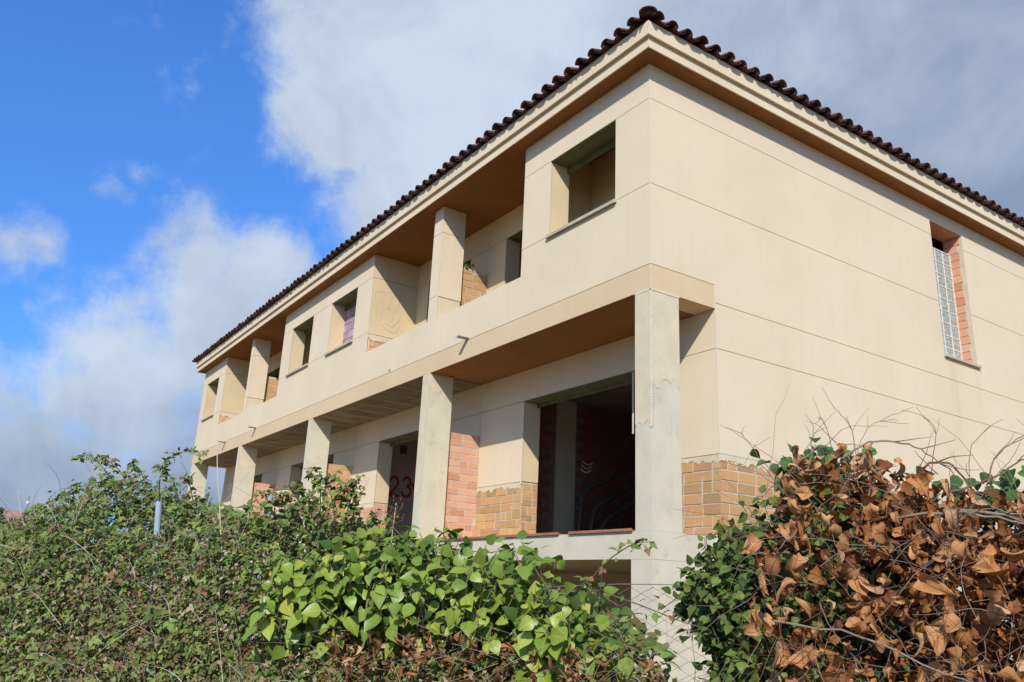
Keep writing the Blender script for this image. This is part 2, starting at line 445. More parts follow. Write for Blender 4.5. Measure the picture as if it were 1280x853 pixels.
B1, U1R, U1L, B2R, B2L, U2R, U2L, B4R = -2.742, -5.290, -5.597, -8.157, -13.464, -16.017, -16.241, -18.722
P_EDGES = [(-.264, 0.), (-5.593, -5.352), (-10.957, -10.733), (-16.19, -15.935), (L0, -20.94)]
WIN = [(-2.069, -.643), (-10.301, -8.904), (-12.824, -11.420), (-20.724, -19.410)]
LOGGIA = [(U1R, B1), (B2R, U1L), (U2R, B2L), (B4R, U2L)]
LOGGIA = [(min(a), max(a)) for a in LOGGIA]
DOORS_G = [(-4.113, -1.20), (-9.527, -6.62), (-14.905, -12.0), (-20.2, -17.3)]
DOORS_U = [(-4.78, -3.15), (-7.66, -6.0), (-15.5, -13.9), (-18.3, -16.7)]

# front wall of the upper floor, core behind the render coat
holes = [(a, b, G2, G1) for a, b in WIN] + [(B2R-.018, B1+.018, PAR-.002, ZE+1), (B4R-.018, B2L+.018, PAR-.002, ZE+1)]
front = grid_wall(MB(), 'y', FT, .34, L0+FT, -FT, ZS, ZE-.006, holes).build('front_wall', 'reveal', house)
def zx_panel(poly, parent, m='render', d0=0., d1=FT+.002, name='wall_panel'):
    return MB().prism(poly, 'y', d0, d1).build(name, m, parent)
def rect(a, b, c, d): return [(a, c), (b, c), (b, d), (a, d)]
for a, b in ((B1, 0.), (B2L, B2R), (L0, B4R)):
    zx_panel(rect(a, b, G1+GAP, ZE-.006), front)
for (a, b), w in zip(((B1, 0.), (B2L, B2R), (L0, B4R)), ((WIN[0],), (WIN[2], WIN[1]), (WIN[3],))):
    x = a
    for w0, w1 in w:
        zx_panel(rect(x, w0, G2+GAP, G1-GAP), front); x = w1
    zx_panel(rect(x, b, G2+GAP, G1-GAP), front)
# parapet and lower band, with joints at every party line
CUTS = [L0, U2L, U2R, -10.957, -10.733, U1L, U1R, 0.]
def top_profile(a, b):
    marks = sorted({a, b} | {q for p in LOGGIA for q in p if a < q < b})
    pts = []
    for u, v in zip(marks[:-1], marks[1:]):
        z = PAR if any(p[0] <= (u+v)/2 <= p[1] for p in LOGGIA) else G2-GAP
        pts += [(u, z), (v, z)]
    return pts
for a, b in zip(CUTS[:-1], CUTS[1:]):
    a2, b2 = a+(.003 if a > L0 else 0), b-(.003 if b < 0 else 0)
    zx_panel([(a2, G3+GAP), (b2, G3+GAP)] + [(min(max(x, a2), b2), z) for x, z in reversed(top_profile(a, b))], front)
    zx_panel(rect(a2, b2, ZS, G3-GAP), front, 'band')
# loggia pillars at the party walls
for xl, xr in ((U1L, U1R), (U2L, U2R)):
    p = MB().box(xl+FT, xr-FT, FT, .459-FT, PAR-.2, ZE-.006).build('loggia_pillar', 'core', house)
    for z0, z1 in ((G2+GAP, G1-GAP), (G1+GAP, ZE-.006)):
        MB().box(xl, xr, 0, .459, z0, z1).build('wall_panel', 'render', p)
    MB().box(xl+.002, xr-.006, .012, .455, PAR-.1, G2-.012).build('raw_plaster', 'rawplaster', p)
    for y in (0., .459):
        MB().box(xr-.006, xr+.003, y-.003 if y == 0 else y-.006, y+.006 if y == 0 else y+.003, G2+GAP if y else PAR, ZE-.008).build('corner_bead', 'bead', p)
    MB().box(xr-.003, xr+.006, -.002, .461, G2-.012, G2+.006).build('edge_bead', 'bead', p)
# side faces of the window blocks towards the loggias
def ragged(y0, y1, z_base, amp, step, seed):
    """a broken plaster edge: a random walk that is pulled back to its mean height"""
    r = random.Random(seed); pts = []; y = y0; dz = 0.
    step = min(step, .03)
    while y < y1 - 1e-6:
        dz = dz*.74 + (r.random()-.5)*amp*.55 + (amp*.35*(r.random()-.5) if r.random() < .15 else 0)
        pts.append((y, z_base + dz)); y += step*(.35+r.random())
    pts.append((y1, z_base + dz))
    return pts
brick_me = []
def unit_brick(seed):
    r = random.Random(seed); j = lambda: (r.random()-.5)*.06
    b = MB().box(0, 1, 0, 1, 0, 1)
    b.v = [tuple(c + j()*(1 if k != 1 else .4) for k, c in enumerate(v)) for v in b.v]
    return b
for i in range(4): brick_me.append({m: unit_brick(i).mesh('brick', m) for m in ('brick', 'brick_pale', 'brick_purple')})
def brick_field(parent, axis, d_out, sign, u0, u1, z0, z1, course, length, m, seed, joint=.019, depth=.03, skip=None, ragged_top=0):
    """Courses of single bricks proud of a mortar bed. axis 'y': wall runs in x and faces -y (sign -1); 'x': runs in y, faces +x (sign 1)."""
    r = random.Random(seed)
    n = max(1, round((z1-z0)/course)); ch = (z1-z0)/n
    for k in range(n):
        u = u0 - (0 if k % 2 else length/2) - r.random()*.03
        while u < u1 - .02:
            a, b = max(u, u0), min(u+length-joint, u1)
            u += length*(1 if r.random() < .8 else .5)
            b = min(b, u-joint) if u-joint > a else b
            if b-a < .035: continue
            za, zb = z0+k*ch+joint/2, z0+(k+1)*ch-joint/2
            if skip and skip((a+b)/2, (za+zb)/2): continue
            if ragged_top and k == n-1 and r.random() < ragged_top: zb = za+(zb-za)*(.3+.5*r.random())
            me = brick_me[r.randrange(4)][m]
            off = (r.random()-.5)*.006
            if axis == 'y':
                instance('brick', me, parent, (a, d_out+off, za), (b-a, depth, zb-za))
            else:
                instance('brick', me, parent, (d_out-depth+off if sign > 0 else d_out+off, a, za), (depth, b-a, zb-za))
for k, (x, seed) in enumerate(((B2R, 3), (B4R, 5))):
    sd = MB().box(x-.30, x-FT, .345, DB, PAR-.5, ZE-.006).build('loggia_side_wall', 'mortar', house)
    for z0, z1 in ((G2+GAP, G1-GAP), (G1+GAP, ZE-.006)):
        MB().box(x-FT, x, .0175, DB-.001, z0, z1).build('wall_panel', 'reveal', sd)
    MB().box(x-.004, x+.004, -.003, .010, PAR+.004, ZE-.008).build('corner_bead', 'bead', sd)
    MB().box(x-.012, x+.005, .018, DB-.002, G2-.012, G2+.004).build('edge_bead', 'bead', sd)
    MB().box(x-.30, x-.012, .345, DB, PAR-.45, G2-.014).build('brick_bed', 'mortar', sd)
    MB().prism([(.0175, G2-.014)] + list(reversed([(DB-.01, G2-.014)])) + list(reversed(ragged(.0175, DB-.01, G2-.11, .12, .07, seed+20))), 'x', x-.012, x-.003).build('raw_plaster', 'rawplaster', sd)
    brick_field(sd, 'x', x-.006, 1, .06, DB-.02, PAR-.1, G2-.03, .13, .30, 'brick', seed)
# blocks towards the other side, plain
for x in (B1, B2L):
    MB().box(x+FT, x+.30, .345, DB, PAR-.5, ZE-.006).build('loggia_side_wall', 'reveal', house)

# loggia back wall
lb = grid_wall(MB(), 'y', DB+FT, DB+.30, L0+.31, -.31, 5.402, ZE-.006, [(a, b, 5.402, G1) for a, b in DOORS_U]).build('loggia_back_wall', 'reveal', house)
spans = [(U1R-.1, B1+.3), (B2R-.3, U1R-.1), (U2R-.1, B2L+.3), (B4R-.3, U2R-.1)]
for (s0, s1), (d0, d1) in zip(spans, DOORS_U):
    MB().prism(rect(s0+.003, s1-.003, G1+GAP, ZE-.006), 'y', DB, DB+FT+.002).build('wall_panel', 'reveal', lb)
    if d0 > s0: MB().prism(rect(s0+.003, d0, 5.42, G1-GAP), 'y', DB, DB+FT+.002).build('wall_panel', 'reveal', lb)
    if d1 < s1: MB().prism(rect(d1, s1-.003, 5.42, G1-GAP), 'y', DB, DB+FT+.002).build('wall_panel', 'reveal', lb)
    MB().box(d0, d1, DB+.012, DB+.30, G1-.004, G1+.004).build('lintel_plate', 'lintel', lb)
# brick screens between neighbouring loggias
for xr, seed in ((-5.345, 8), (-16.10, 9)):
    sc = MB().box(xr-.10, xr-.012, .462, DB+.010, 5.404, 7.19).build('loggia_screen', 'mortar', house)
    brick_field(sc, 'x', xr-.006, 1, .464, DB-.004, 5.41, 7.20, .128, .30, 'brick_pale', seed, ragged_top=.4)

# window lintels, sills and reveal edge beads in the upper front
for k, (a, b) in enumerate(WIN):
    w = MB().box(a+.002, b-.002, -.004, .338, G1-.012, G1-.003).build('window_lintel', 'lintel', house)
    MB().box(a+.002, b-.002, .30, .338, G1-.10, G1-.012).build('lintel_flange', 'lintel', w)
    s = MB().box(a-.03, b+.03, -.045, .33, G2-.032, G2+.004).build('window_sill', 'sillstone', house)
    MB().box(a-.03, b+.03, -.047, -.030, G2-.042, G2-.032).build('drip_edge', 'sillstone', s)
    MB().box(a-.005, a+.004, -.003, .006, G2+.005, G1-.013).build('corner_bead', 'bead', house)
# window of the second house, closed with purple-stained brick
inf = MB().box(WIN[1][0], WIN[1][1], .352, .46, G2+.002, G1-.1).build('window_infill', 'mortar_pale', house)
brick_field(inf, 'y', .34, -1, WIN[1][0], WIN[1][1], G2+.005, G1-.105, .17, .30, 'brick_purple', 31)
inf2 = MB().box(WIN[2][0]+.75, WIN[2][1]+.3, .60, .70, G2-.1, G1-.1).build('stacked_brick', 'mortar', house)
brick_field(inf2, 'y', .59, -1, WIN[2][0]+.75, WIN[2][1]+.3, G2-.1, G1-.5, .13, .30, 'brick', 32)

# side wall (faces +x)
SW = (6.471, 7.492, 5.579, 7.969)
side = grid_wall(MB(), 'x', -.34, -FT, .341, DEEP, ZS, ZE-.006, [SW]).build('side_wall', 'reveal', house)
def yz_panel(poly, m='render', parent=None, x0=-FT-.002, x1=0.):
    return MB().prism(poly, 'x', x0, x1).build('wall_panel', m, parent or side)
y0 = .0175
yz_panel([(y0, G1+GAP), (SW[0], G1+GAP), (SW[0], SW[3]), (SW[1], SW[3]), (SW[1], G1+GAP), (DEEP, G1+GAP), (DEEP, ZE-.006), (y0, ZE-.006)])
yz_panel(rect(y0, SW[0], G2+GAP, G1-GAP)); yz_panel(rect(SW[1], DEEP, G2+GAP, G1-GAP))
yz_panel([(y0, G3+GAP), (DP-.004, G3+GAP), (DP-.004, G4+GAP), (DEEP, G4+GAP), (DEEP, G2-GAP), (SW[1], G2-GAP), (SW[1], SW[2]), (SW[0], SW[2]), (SW[0], G2-GAP), (y0, G2-GAP)])
yz_panel(rect(y0, DP-.004, ZS, G3-GAP), 'band')
MB().box(-.02, .002, DP-.004, DP+.004, G4, G3).build('edge_bead', 'bead', side)
low = MB().box(-.34, -FT, DP+FT, DEEP, SLAB+.002, ZS-.002).build('lower_side_wall', 'mortar', house)
yz_panel(rect(DP, DEEP, G5+GAP, G4-GAP), parent=low)
yz_panel(rect(DP, DEEP, GP+GAP, G5-GAP), parent=low)
MB().prism([(DP+.004, GP-GAP)] + [(DEEP, GP-GAP)] + list(reversed(ragged(DP+.004, DEEP, GP-.10, .10, .08, 41))), 'x', -FT-.002, -.004).build('raw_plaster', 'rawplaster', low)
brick_field(low, 'x', -.009, 1, DP+.012, 5.2, SLAB+.004, GP-.05, .132, .325, 'brick_pale', 42)
MB().box(-.004, .004, -.004, .004, ZS, ZE-.008).build('corner_bead', 'bead', side)
MB().box(-.004, .004, DP-.004, DP+.004, GP-.10, G4).build('corner_bead', 'bead', low)
MB().box(-.006, .0, DP+.002, DEEP, GP-.004, GP+.004).build('edge_bead', 'bead', low)

# narrow side window: bare brick reveal, glass blocks
sw = MB().box(-.345, -.335, SW[0]-.01, SW[1]+.01, SW[2]-.01, SW[2]+.02).build('side_window', 'sillstone', house)
MB().box(-.30, .045, SW[0]-.03, SW[1]+.03, SW[2]-.035, SW[2]+.003).build('window_sill', 'sillstone', sw)
MB().box(-.338, -.016, SW[1]-.008, SW[1]+.006, SW[2]+.004, SW[3]).build('brick_bed', 'mortar', sw)
MB().box(-.338, -.016, SW[0]-.006, SW[0]+.008, SW[2]+.004, SW[3]).build('brick_bed', 'mortar', sw)
MB().box(-.338, -.016, SW[0]+.009, SW[1]-.009, SW[3]-.012, SW[3]+.004).build('head_board', 'brick', sw)
rr = random.Random(77)
nb = 17
for k in range(nb):
    za = SW[2]+.006+k*(SW[3]-SW[2]-.02)/nb; h = (SW[3]-SW[2]-.02)/nb-.012
    instance('brick', brick_me[k % 4]['brick'], sw, (-.33, SW[1]-.022, za), (.24+.05*rr.random(), .03, h))
    instance('brick', brick_me[(k+1) % 4]['brick'], sw, (-.33, SW[0]-.004, za), (.24+.05*rr.random(), .02, h))
MB().box(-.004, .004, SW[1]-.004, SW[1]+.004, SW[2], SW[3]).build('corner_bead', 'bead', sw)
gb = MB()
gy0, gy1, gz0, gz1 = SW[0]+.01, SW[1]-.03, SW[2]+.06, 7.66
nx_, nz_ = 4, 9
cw, chh = (gy1-gy0)/nx_, (gz1-gz0)/nz_
for i in range(nx_+1): gb.box(-.296, -.224, gy0+i*cw-.008, gy0+i*cw+.008, gz0-.03, gz1+.01)
for j in range(nz_+1):
    for i in range(nx_): gb.box(-.294, -.226, gy0+i*cw+.008, gy0+(i+1)*cw-.008, gz0+j*chh-.008, gz0+j*chh+.008)
gbo = gb.build('glass_block_panel', 'mortar_pale', sw)
def pillow():
    b = MB(); n = 5
    for side_ in (0, 1):
        i0 = len(b.v)
        for i in range(n):
            for j in range(n):
                u, v = i/(n-1), j/(n-1)
                e = min(u, 1-u, v, 1-v)*2
                b.v.append(((.09 if side_ else 0) + (1 if side_ else -1)*.010*min(1, e*3), u, v))
        for i in range(n-1):
            for j in range(n-1):
                a = i0+i*n+j; b.f.append((a, a+1, a+n+1, a+n) if side_ else (a, a+n, a+n+1, a+1))
    return b.mesh('glass_block', 'glass')
pm = pillow()
for i in range(nx_):
    for j in range(nz_):
        instance('glass_block', pm, gbo, (-.302, gy0+i*cw+.009, gz0+j*chh+.009), (.75, cw-.018, chh-.018))

# porch wall of the ground floor
pw = grid_wall(MB(), 'y', DP+FT, DP+.33, L0+.005, -.345, SLAB+.002, ZS-.002, [(a, b, SLAB, G5) for a, b in DOORS_G]).build('porch_wall', 'mortar', house)
psp = [(-5.42, 0.), (-10.79, -5.42), (-16.06, -10.79), (L0, -16.06)]
for k, ((s0, s1), (d0, d1)) in enumerate(zip(psp, DOORS_G)):
    zx_panel(rect(s0+.004, s1-.0175 if s1 == 0 else s1-.004, G5+GAP, ZS-.004), pw, d0=DP, d1=DP+FT+.002)
    for a, b, jamb in ((s0+.004, d0, 'l'), (d1, s1-.0175 if s1 == 0 else s1-.004, 'r')):
        zx_panel(rect(a, b, GP+GAP, G5-GAP), pw, d0=DP, d1=DP+FT+.002)
        MB().prism([(a, GP-GAP), (b, GP-GAP)] + list(reversed(ragged(a, b, GP-.10, .10, .07, 50+k+len(jamb)))), 'y', DP+.004, DP+FT+.002).build('raw_plaster', 'rawplaster', pw)
        MB().box(a, b, DP-.003, DP+.002, GP-.004, GP+.005).build('edge_bead', 'bead', pw)
        brick_field(pw, 'y', DP+.008, -1, a, b, SLAB+.004, GP-.06, .125, .31, 'brick_pale' if k == 0 else 'brick', 60+k*2+(jamb == 'l'))
    # left jamb: plaster above, bricks below
    j = MB().box(d0-.004, d0+FT, DP+.0176, DP+.325, GP+GAP, G5-.006).build('jamb_panel', 'reveal', pw)
    MB().box(d0-.003, d0+FT+.004, DP-.003, DP+.006, GP-.04, G5-.006).build('corner_bead', 'bead', j)
    brick_field(pw, 'x', d0+.006, 1, DP+.04, DP+.32, SLAB+.004, GP-.02, .125, .22, 'brick_pale' if k == 0 else 'brick', 90+k)
    w = MB().box(d0+.003, d1-.003, DP-.002, DP+.328, G5-.014, G5-.003).build('door_lintel', 'lintel', pw)
    MB().box(d0+.003, d1-.003, DP+.25, DP+.262, G5-.075, G5-.014).build('lintel_flange', 'lintel', w)
# white strip of corner bead left hanging at the right jamb of the first house
MB().box(-1.50, -1.475, DP-.02, DP-.012, 3.72, G5-.02).build('loose_bead', 'bead', pw)

# interior: party walls, back wall, upper floor slab
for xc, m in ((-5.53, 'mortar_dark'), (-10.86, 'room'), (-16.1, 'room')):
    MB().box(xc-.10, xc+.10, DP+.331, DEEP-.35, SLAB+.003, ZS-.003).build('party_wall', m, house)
    MB().box(xc-.10, xc+.10, DB+.301, DEEP-.35, 5.403, ZE-.007).build('party_wall', 'room', house)
MB().box(L0+.02, L0+.30, DP+.331, DEEP, SLAB+.003, ZS-.003).build('end_wall', 'reveal', house)
MB().box(L0+.02, L0+.30, .341, DEEP, ZS, ZE-.007).build('end_wall', 'reveal', house)
MB().box(L0+.31, -.35, DEEP-.34, DEEP, SLAB+.003, ZE-.007).build('rear_wall', 'room', house)
MB().box(L0+.305, -.345, .345, DEEP-.345, ZS+.010, 5.40).build('floor_slab', 'slab', house)
for xc in (-5.02, ):
    MB().box(-5.43+.002, -5.39, 2.757, 3.21, SLAB+.004, ZS+.004).build('room_pillar', 'concrete', house)
MB().box(L0+.31, -.35, DP+.34, DEEP-.35, SLAB+.001, SLAB+.006).build('bounce_cut_floor', 'dark_floor', house)  # unseen dark sheet added over the slab to cut sunlight bouncing up indoors
# dim brickwork of the first room, seen through the wide opening
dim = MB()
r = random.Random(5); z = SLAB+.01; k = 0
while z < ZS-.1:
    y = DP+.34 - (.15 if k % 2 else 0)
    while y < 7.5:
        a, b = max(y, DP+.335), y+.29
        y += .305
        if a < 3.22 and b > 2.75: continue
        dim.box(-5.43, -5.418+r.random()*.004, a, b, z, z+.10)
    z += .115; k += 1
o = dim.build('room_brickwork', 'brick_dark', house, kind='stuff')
# plaster dab on that brickwork
for q in range(3):
    pts = [(3.36+.02*q+.24*t, 3.88+.075*q-.05*math.sin(t*3.1)) for t in [i/6 for i in range(7)]]
    MB().tube([(-5.412, y, z) for y, z in pts], .016, 5).build('plaster_dab', 'mortar_pale', house)
for path in ([(2.68, 2.33), (2.69, 2.73), (2.73, 3.21), (2.87, 3.40), (3.33, 3.62), (3.90, 3.89), (4.6, 4.4)], [(2.95, 2.33), (2.96, 2.75), (3.04, 3.07), (3.29, 3.235), (3.61, 3.42), (3.94, 3.57), (4.6, 4.1)],
             [(3.15, 2.33), (3.19, 2.74), (3.335, 2.92), (3.61, 3.08), (3.94, 3.25), (4.6, 3.9)]):
    MB().tube([(-4.6, y, z) for y, z in path], .045, 8).build('hanging_conduit', 'conduit', house, smooth=True)
# dark back box on the plaster of the second house
MB().box(-10.76, -10.742, 2.22, 2.40, 4.62, 4.80).build('junction_box', 'dark_metal', house)

# porch ceiling: plastered in the first house, bare ribbed slab further on
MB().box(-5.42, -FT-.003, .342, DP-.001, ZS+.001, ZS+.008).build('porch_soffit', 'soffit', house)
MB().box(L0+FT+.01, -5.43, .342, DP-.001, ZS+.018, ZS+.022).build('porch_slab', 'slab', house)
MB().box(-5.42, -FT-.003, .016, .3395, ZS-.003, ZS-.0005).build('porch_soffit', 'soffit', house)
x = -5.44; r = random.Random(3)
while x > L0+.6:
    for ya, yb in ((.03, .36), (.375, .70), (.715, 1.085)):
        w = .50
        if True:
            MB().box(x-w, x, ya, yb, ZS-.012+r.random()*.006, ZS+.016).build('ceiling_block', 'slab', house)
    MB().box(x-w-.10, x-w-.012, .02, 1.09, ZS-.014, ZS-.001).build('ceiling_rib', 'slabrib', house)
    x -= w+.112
# little drain spouts through the band
for x, z, ln in ((-4.168, G3+.015, .20), (-6.944, G3+.05, .05), (-14.84, G3+.02, .20), (-17.595, G3-.03, .20)):
    sp = MB()
    if ln > .1:
        sp.prism([(x-.05, z+.012), (x+.05, z+.012), (x+.05, z), (x+.018, z-.018), (x-.018, z-.018), (x-.05, z)], 'y', -ln, .02)
    else:
        sp.tube([(x, -.03, z), (x, .03, z)], .018, 8)
    sp.build('drain_spout', 'pipe', house)

# ground-floor pillars: bare concrete with remains of plaster
def pillar_plaster(pl, x0, x1, zf, zs_, seed):
    if zf: MB().prism([(x0-.001, ZS-.02), (x1+.004, ZS-.02)] + list(reversed(ragged(x0-.001, x1+.004, zf, .14, .03, seed))), 'y', -.004, .0005).build('plaster_patch', 'rawplaster', pl)
    if zs_: MB().prism([(.0006, ZS-.02), (.455, ZS-.02)] + list(reversed(ragged(.0006, .455, zs_, .22, .04, seed+1))), 'x', x1-.001, x1+.004).build('plaster_patch', 'rawplaster', pl)
for k, (xl, xr) in enumerate(P_EDGES):
    pl = MB().box(xl, xr, 0.0, .46, SLAB+.001, ZS-.004).build('porch_pillar', 'concrete', house)
    if k == 0:
        pillar_plaster(pl, xl, xr, 3.52, 3.98, 12)
        MB().box(-.010, .007, -.008, .010, 3.45, ZS).build('corner_bead', 'bead', pl)
        bd = MB()
        zz = 3.47
        while zz < ZS-.03:
            bd.box(-.030, -.010, -.0065, -.0045, zz, zz+.012); bd.box(.0045, .0065, .010, .032, zz, zz+.012); zz += .034
        bd.build('bead_mesh', 'bead', pl)
        MB().box(-.27, .010, -.008, .465, ZS-.022, ZS-.001).build('edge_bead', 'bead', pl)
    elif k == 1: pillar_plaster(pl, xl, xr, 3.1, 4.72, 14)
    elif k == 3: pillar_plaster(pl, xl, xr, None, 4.55, 16)
# low brick screens between the porches
for k, (xr, m) in enumerate(((-5.41, 'brick'), (-10.80, 'brick_pale'), (-16.0, 'brick'))):
    sc = MB().box(xr-.11, xr-.012, .462, DP+.012, SLAB+.002, 4.17).build('porch_screen', 'mortar', house)
    brick_field(sc, 'x', xr-.006, 1, .47, DP-.004, SLAB+.004, 4.185, .115, .30, m, 70+k)

# slab edge, basement
sl = MB().box(L0, 0., 0., DEEP, BEAM, SLAB).build('ground_slab', 'concrete', house)
for a, b in ((-.334, -.003), (-5.8, -5.0), (-11.2, -10.4), (-16.5, -15.7), (L0, -20.9)):
    MB().box(a, b, .001, .30, -.3, BEAM-.002).build('basement_pier', 'concrete', house)
MB().box(-.30, -.002, .301, DEEP, -.3, BEAM-.002).build('basement_side_wall', 'concrete', house)
MB().box(L0, -.31, 4.0, 4.2, -.3, BEAM-.002).build('basement_rear_wall', 'concrete', house)
# clay strips laid along the slab edge as a doorstep
for a, b in ((-5.30, -4.42), (-4.40, -3.53), (-3.52, -2.60), (-2.58, -1.64), (-1.43, -.30)):
    c = MB().box(a, b, -.03, .16, SLAB+.002, SLAB+.016).build('clay_strip', 'clay', sl)
    MB().box(a, b, -.03, -.012, SLAB+.0161, SLAB+.022).build('clay_lip', 'clay', sl)
    MB().tube([(a, -.02, SLAB+.024), (b, -.02, SLAB+.024)], .009, 6).build('clay_roll', 'clay', sl)

# graffiti
def strokes(name, lines, axis, d, sign, width, m, parent):
    mb = MB(); lay = 0
    for ln in lines:
        for p, q in zip(ln[:-1], ln[1:]):
            a, b = Vector(p), Vector(q)
            t = (b-a)
            if t.length < 1e-6: continue
            nrm = Vector((-t.y, t.x)).normalized()*width/2
            t = t.normalized()*width*.35
            quad = [a-t+nrm, a-t-nrm, b+t-nrm, b+t+nrm]
            dd = d+sign*(.0015+.0001*lay); lay += 1
            i = len(mb.v)
            mb.v += [((dd, u.x, u.y) if axis == 'x' else (u.x, dd, u.y)) for u in quad]
            mb.f.append((i, i+1, i+2, i+3))
    return mb.build(name, m, parent)
def arc(cx, cy, rx, ry, a0, a1, n=9):
    return [(cx+rx*math.cos(math.radians(a0+(a1-a0)*i/n)), cy+ry*math.sin(math.radians(a0+(a1-a0)*i/n))) for i in range(n+1)]
two = [(0, .30)] + arc(.13, .32, .13, .13, 160, -35) + [(.02, .0), (.0, -.01), (.30, -.005)]
three = arc(.14, .34, .12, .11, 165, -80) + arc(.14, .11, .15, .13, 80, -165)
vee = [(0, .22), (.10, 0), (.22, .27)]
def shift(pts, x, y, s, sx=None): return [(x+p[0]*(sx or s), y+p[1]*s) for p in pts]
strokes('red_graffiti', [shift(two, 2.03, 3.63, .95, .82), shift(three, 2.36, 3.65, .95, .78), shift(vee, 2.62, 3.72, 1., .9)], 'x', -10.76, 1, .055, 'red_paint', house)
strokes('pink_graffiti', [shift(two, -10.45, 3.66, .6), shift(three, -10.2, 3.66, .6), shift(vee, -10.0, 3.68, .6), [(-10.5, 3.42), (-10.2, 3.40), (-9.95, 3.50)]], 'y', DP, -1, .016, 'pink_paint', house)
gr = [[(.10, 7.25), (.08, 7.38), (.20, 7.44), (.38, 7.45)], [(.12, 7.20), (.16, 6.85), (.20, 6.78)], [(.26, 6.80), (.27, 6.98), (.33, 7.08), (.44, 7.10), (.52, 7.02), (.54, 6.92), (.48, 6.84)],
      [(.40, 7.12), (.43, 7.30), (.50, 7.42), (.64, 7.46), (.66, 7.36), (.58, 7.10), (.55, 7.0)], [(.36, 6.78), (.52, 6.72), (.62, 6.84), (.68, 6.92)], [(.28, 6.72), (.5, 6.62), (.62, 6.62), (.7, 6.8)]]
strokes('grey_graffiti', gr, 'x', B2R, 1, .022, 'grey_paint', house)

# eaves and roof
E1, E2 = .243, .288
eave = MB().box(L0-E1, E1, -E1, DEEP+E1, ZE, 8.352).build('eave_board', 'render', house)
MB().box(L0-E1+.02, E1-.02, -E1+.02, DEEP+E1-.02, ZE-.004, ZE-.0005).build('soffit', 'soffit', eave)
MB().box(L0-E2, E2, -E2, DEEP+E2, 8.356, 8.552).build('upper_eave_board', 'render', eave)
for e, z0, z1 in ((E1, ZE, 8.350), (E2, 8.357, 8.55)):
    MB().box(e-.003, e+.004, -e-.004, -e+.003, z0, z1).build('corner_bead', 'bead', eave)
roof = MB()
PITCH = math.tan(math.radians(17))
h = (DEEP/2+E2)*PITCH
x0, x1, ya, yb = L0-E2, E2, -E2, DEEP+E2
rz = 8.554
inset = DEEP/2+E2
roof.v = [(x0, ya, rz), (x1, ya, rz), (x1, yb, rz), (x0, yb, rz), (x0+inset, (ya+yb)/2, rz+h), (x1-inset, (ya+yb)/2, rz+h)]
roof.f = [(0, 1, 5, 4), (1, 2, 5), (2, 3, 4, 5), (3, 0, 4), (0, 3, 2, 1)]
roof = roof.build('roof', 'tile', house)
def tile_shape(up, r0, r1, length, th=.015, n=9):
    """A curved clay tile running along +y from its eave end; up=True humps upward."""
    b = MB(); sg = 1 if up else -1
    for y, rad in ((0, r0), (length, r1)):
        for rr_ in (rad, rad-th):
            for k in range(n+1):
                a = math.pi*k/n
                b.v.append((rr_*math.cos(a), y, sg*rr_*math.sin(a)*(.86 if up else .55)))
    m = n+1
    for k in range(n):
        b.f.append((k, k+1, 2*m+k+1, 2*m+k)); b.f.append((m+k, 3*m+k, 3*m+k+1, m+k+1))
        b.f.append((k, m+k, m+k+1, k+1)); b.f.append((2*m+k, 2*m+k+1, 3*m+k+1, 3*m+k))
    for k in (0, n): b.f.append((k, 2*m+k, 3*m+k, m+k))
    return b
cover = [tile_shape(True, .086+d, .078, .44).mesh('roof_tile', 'tile', True) for d in (0, .006, -.005)]
pan = tile_shape(False, .092, .096, .44).mesh('roof_tile', 'tile', True)
slope = math.radians(17)
SP = .262
r = random.Random(2)
more = MB()
def add_transformed(mb, src, mat):
    i = len(mb.v)
    mb.v += [tuple(mat @ Vector(v)) for v in src.v]
    mb.f += [tuple(i+k for k in f) for f in src.f]
cov_s, pan_s = tile_shape(True, .094, .082, .44, n=5), tile_shape(False, .082, .094, .44, n=5)
ZT, EO = 8.568, .395
def lay(side_, pos, is_cover):
    j = lambda a: (r.random()-.5)*a
    rotz = 0 if side_ == 'front' else math.pi/2
    rot = Euler((slope+j(.05), j(.06), rotz+j(.05)), 'XYZ')
    z = ZT+(.004 if is_cover else .016)+j(.008)
    o_ = EO+j(.035)+(0 if is_cover else -.015)
    loc = (pos, -o_, z) if side_ == 'front' else (o_, pos, z)
    rm = (Matrix.Rotation(rotz, 4, 'Z') @ Matrix.Rotation(slope, 4, 'X')).to_euler()
    o = instance('roof_tile', cover[r.randrange(3)] if is_cover else pan, roof, loc, (1, 1, 1), (rm.x+j(.05), rm.y+j(.10), rm.z+j(.08)))
    for row in (1, 2, 3):
        d = row*.36
        if row*.36 > abs(pos-(E2 if side_ == 'front' else -E2))+.2: continue
        lc = Vector(loc) + (Vector((0, d*math.cos(slope), d*math.sin(slope)+.012)) if side_ == 'front' else Vector((-d*math.cos(slope), 0, d*math.sin(slope)+.012)))
        add_transformed(more, cov_s if is_cover else pan_s, Matrix.Translation(lc) @ Matrix.Rotation(rotz, 4, 'Z') @ Matrix.Rotation(slope, 4, 'X'))
x = .10
while x > L0-.40:
    lay('front', x, True)
    if x < .05: lay('front', x+SP/2, False)
    x -= SP
y = -.20
while y < 12.:
    lay('side', y, True)
    if y > -.15: lay('side', y-SP/2, False)
    y += SP
more.build('roof_tile_rows', 'tile', roof, kind='stuff')
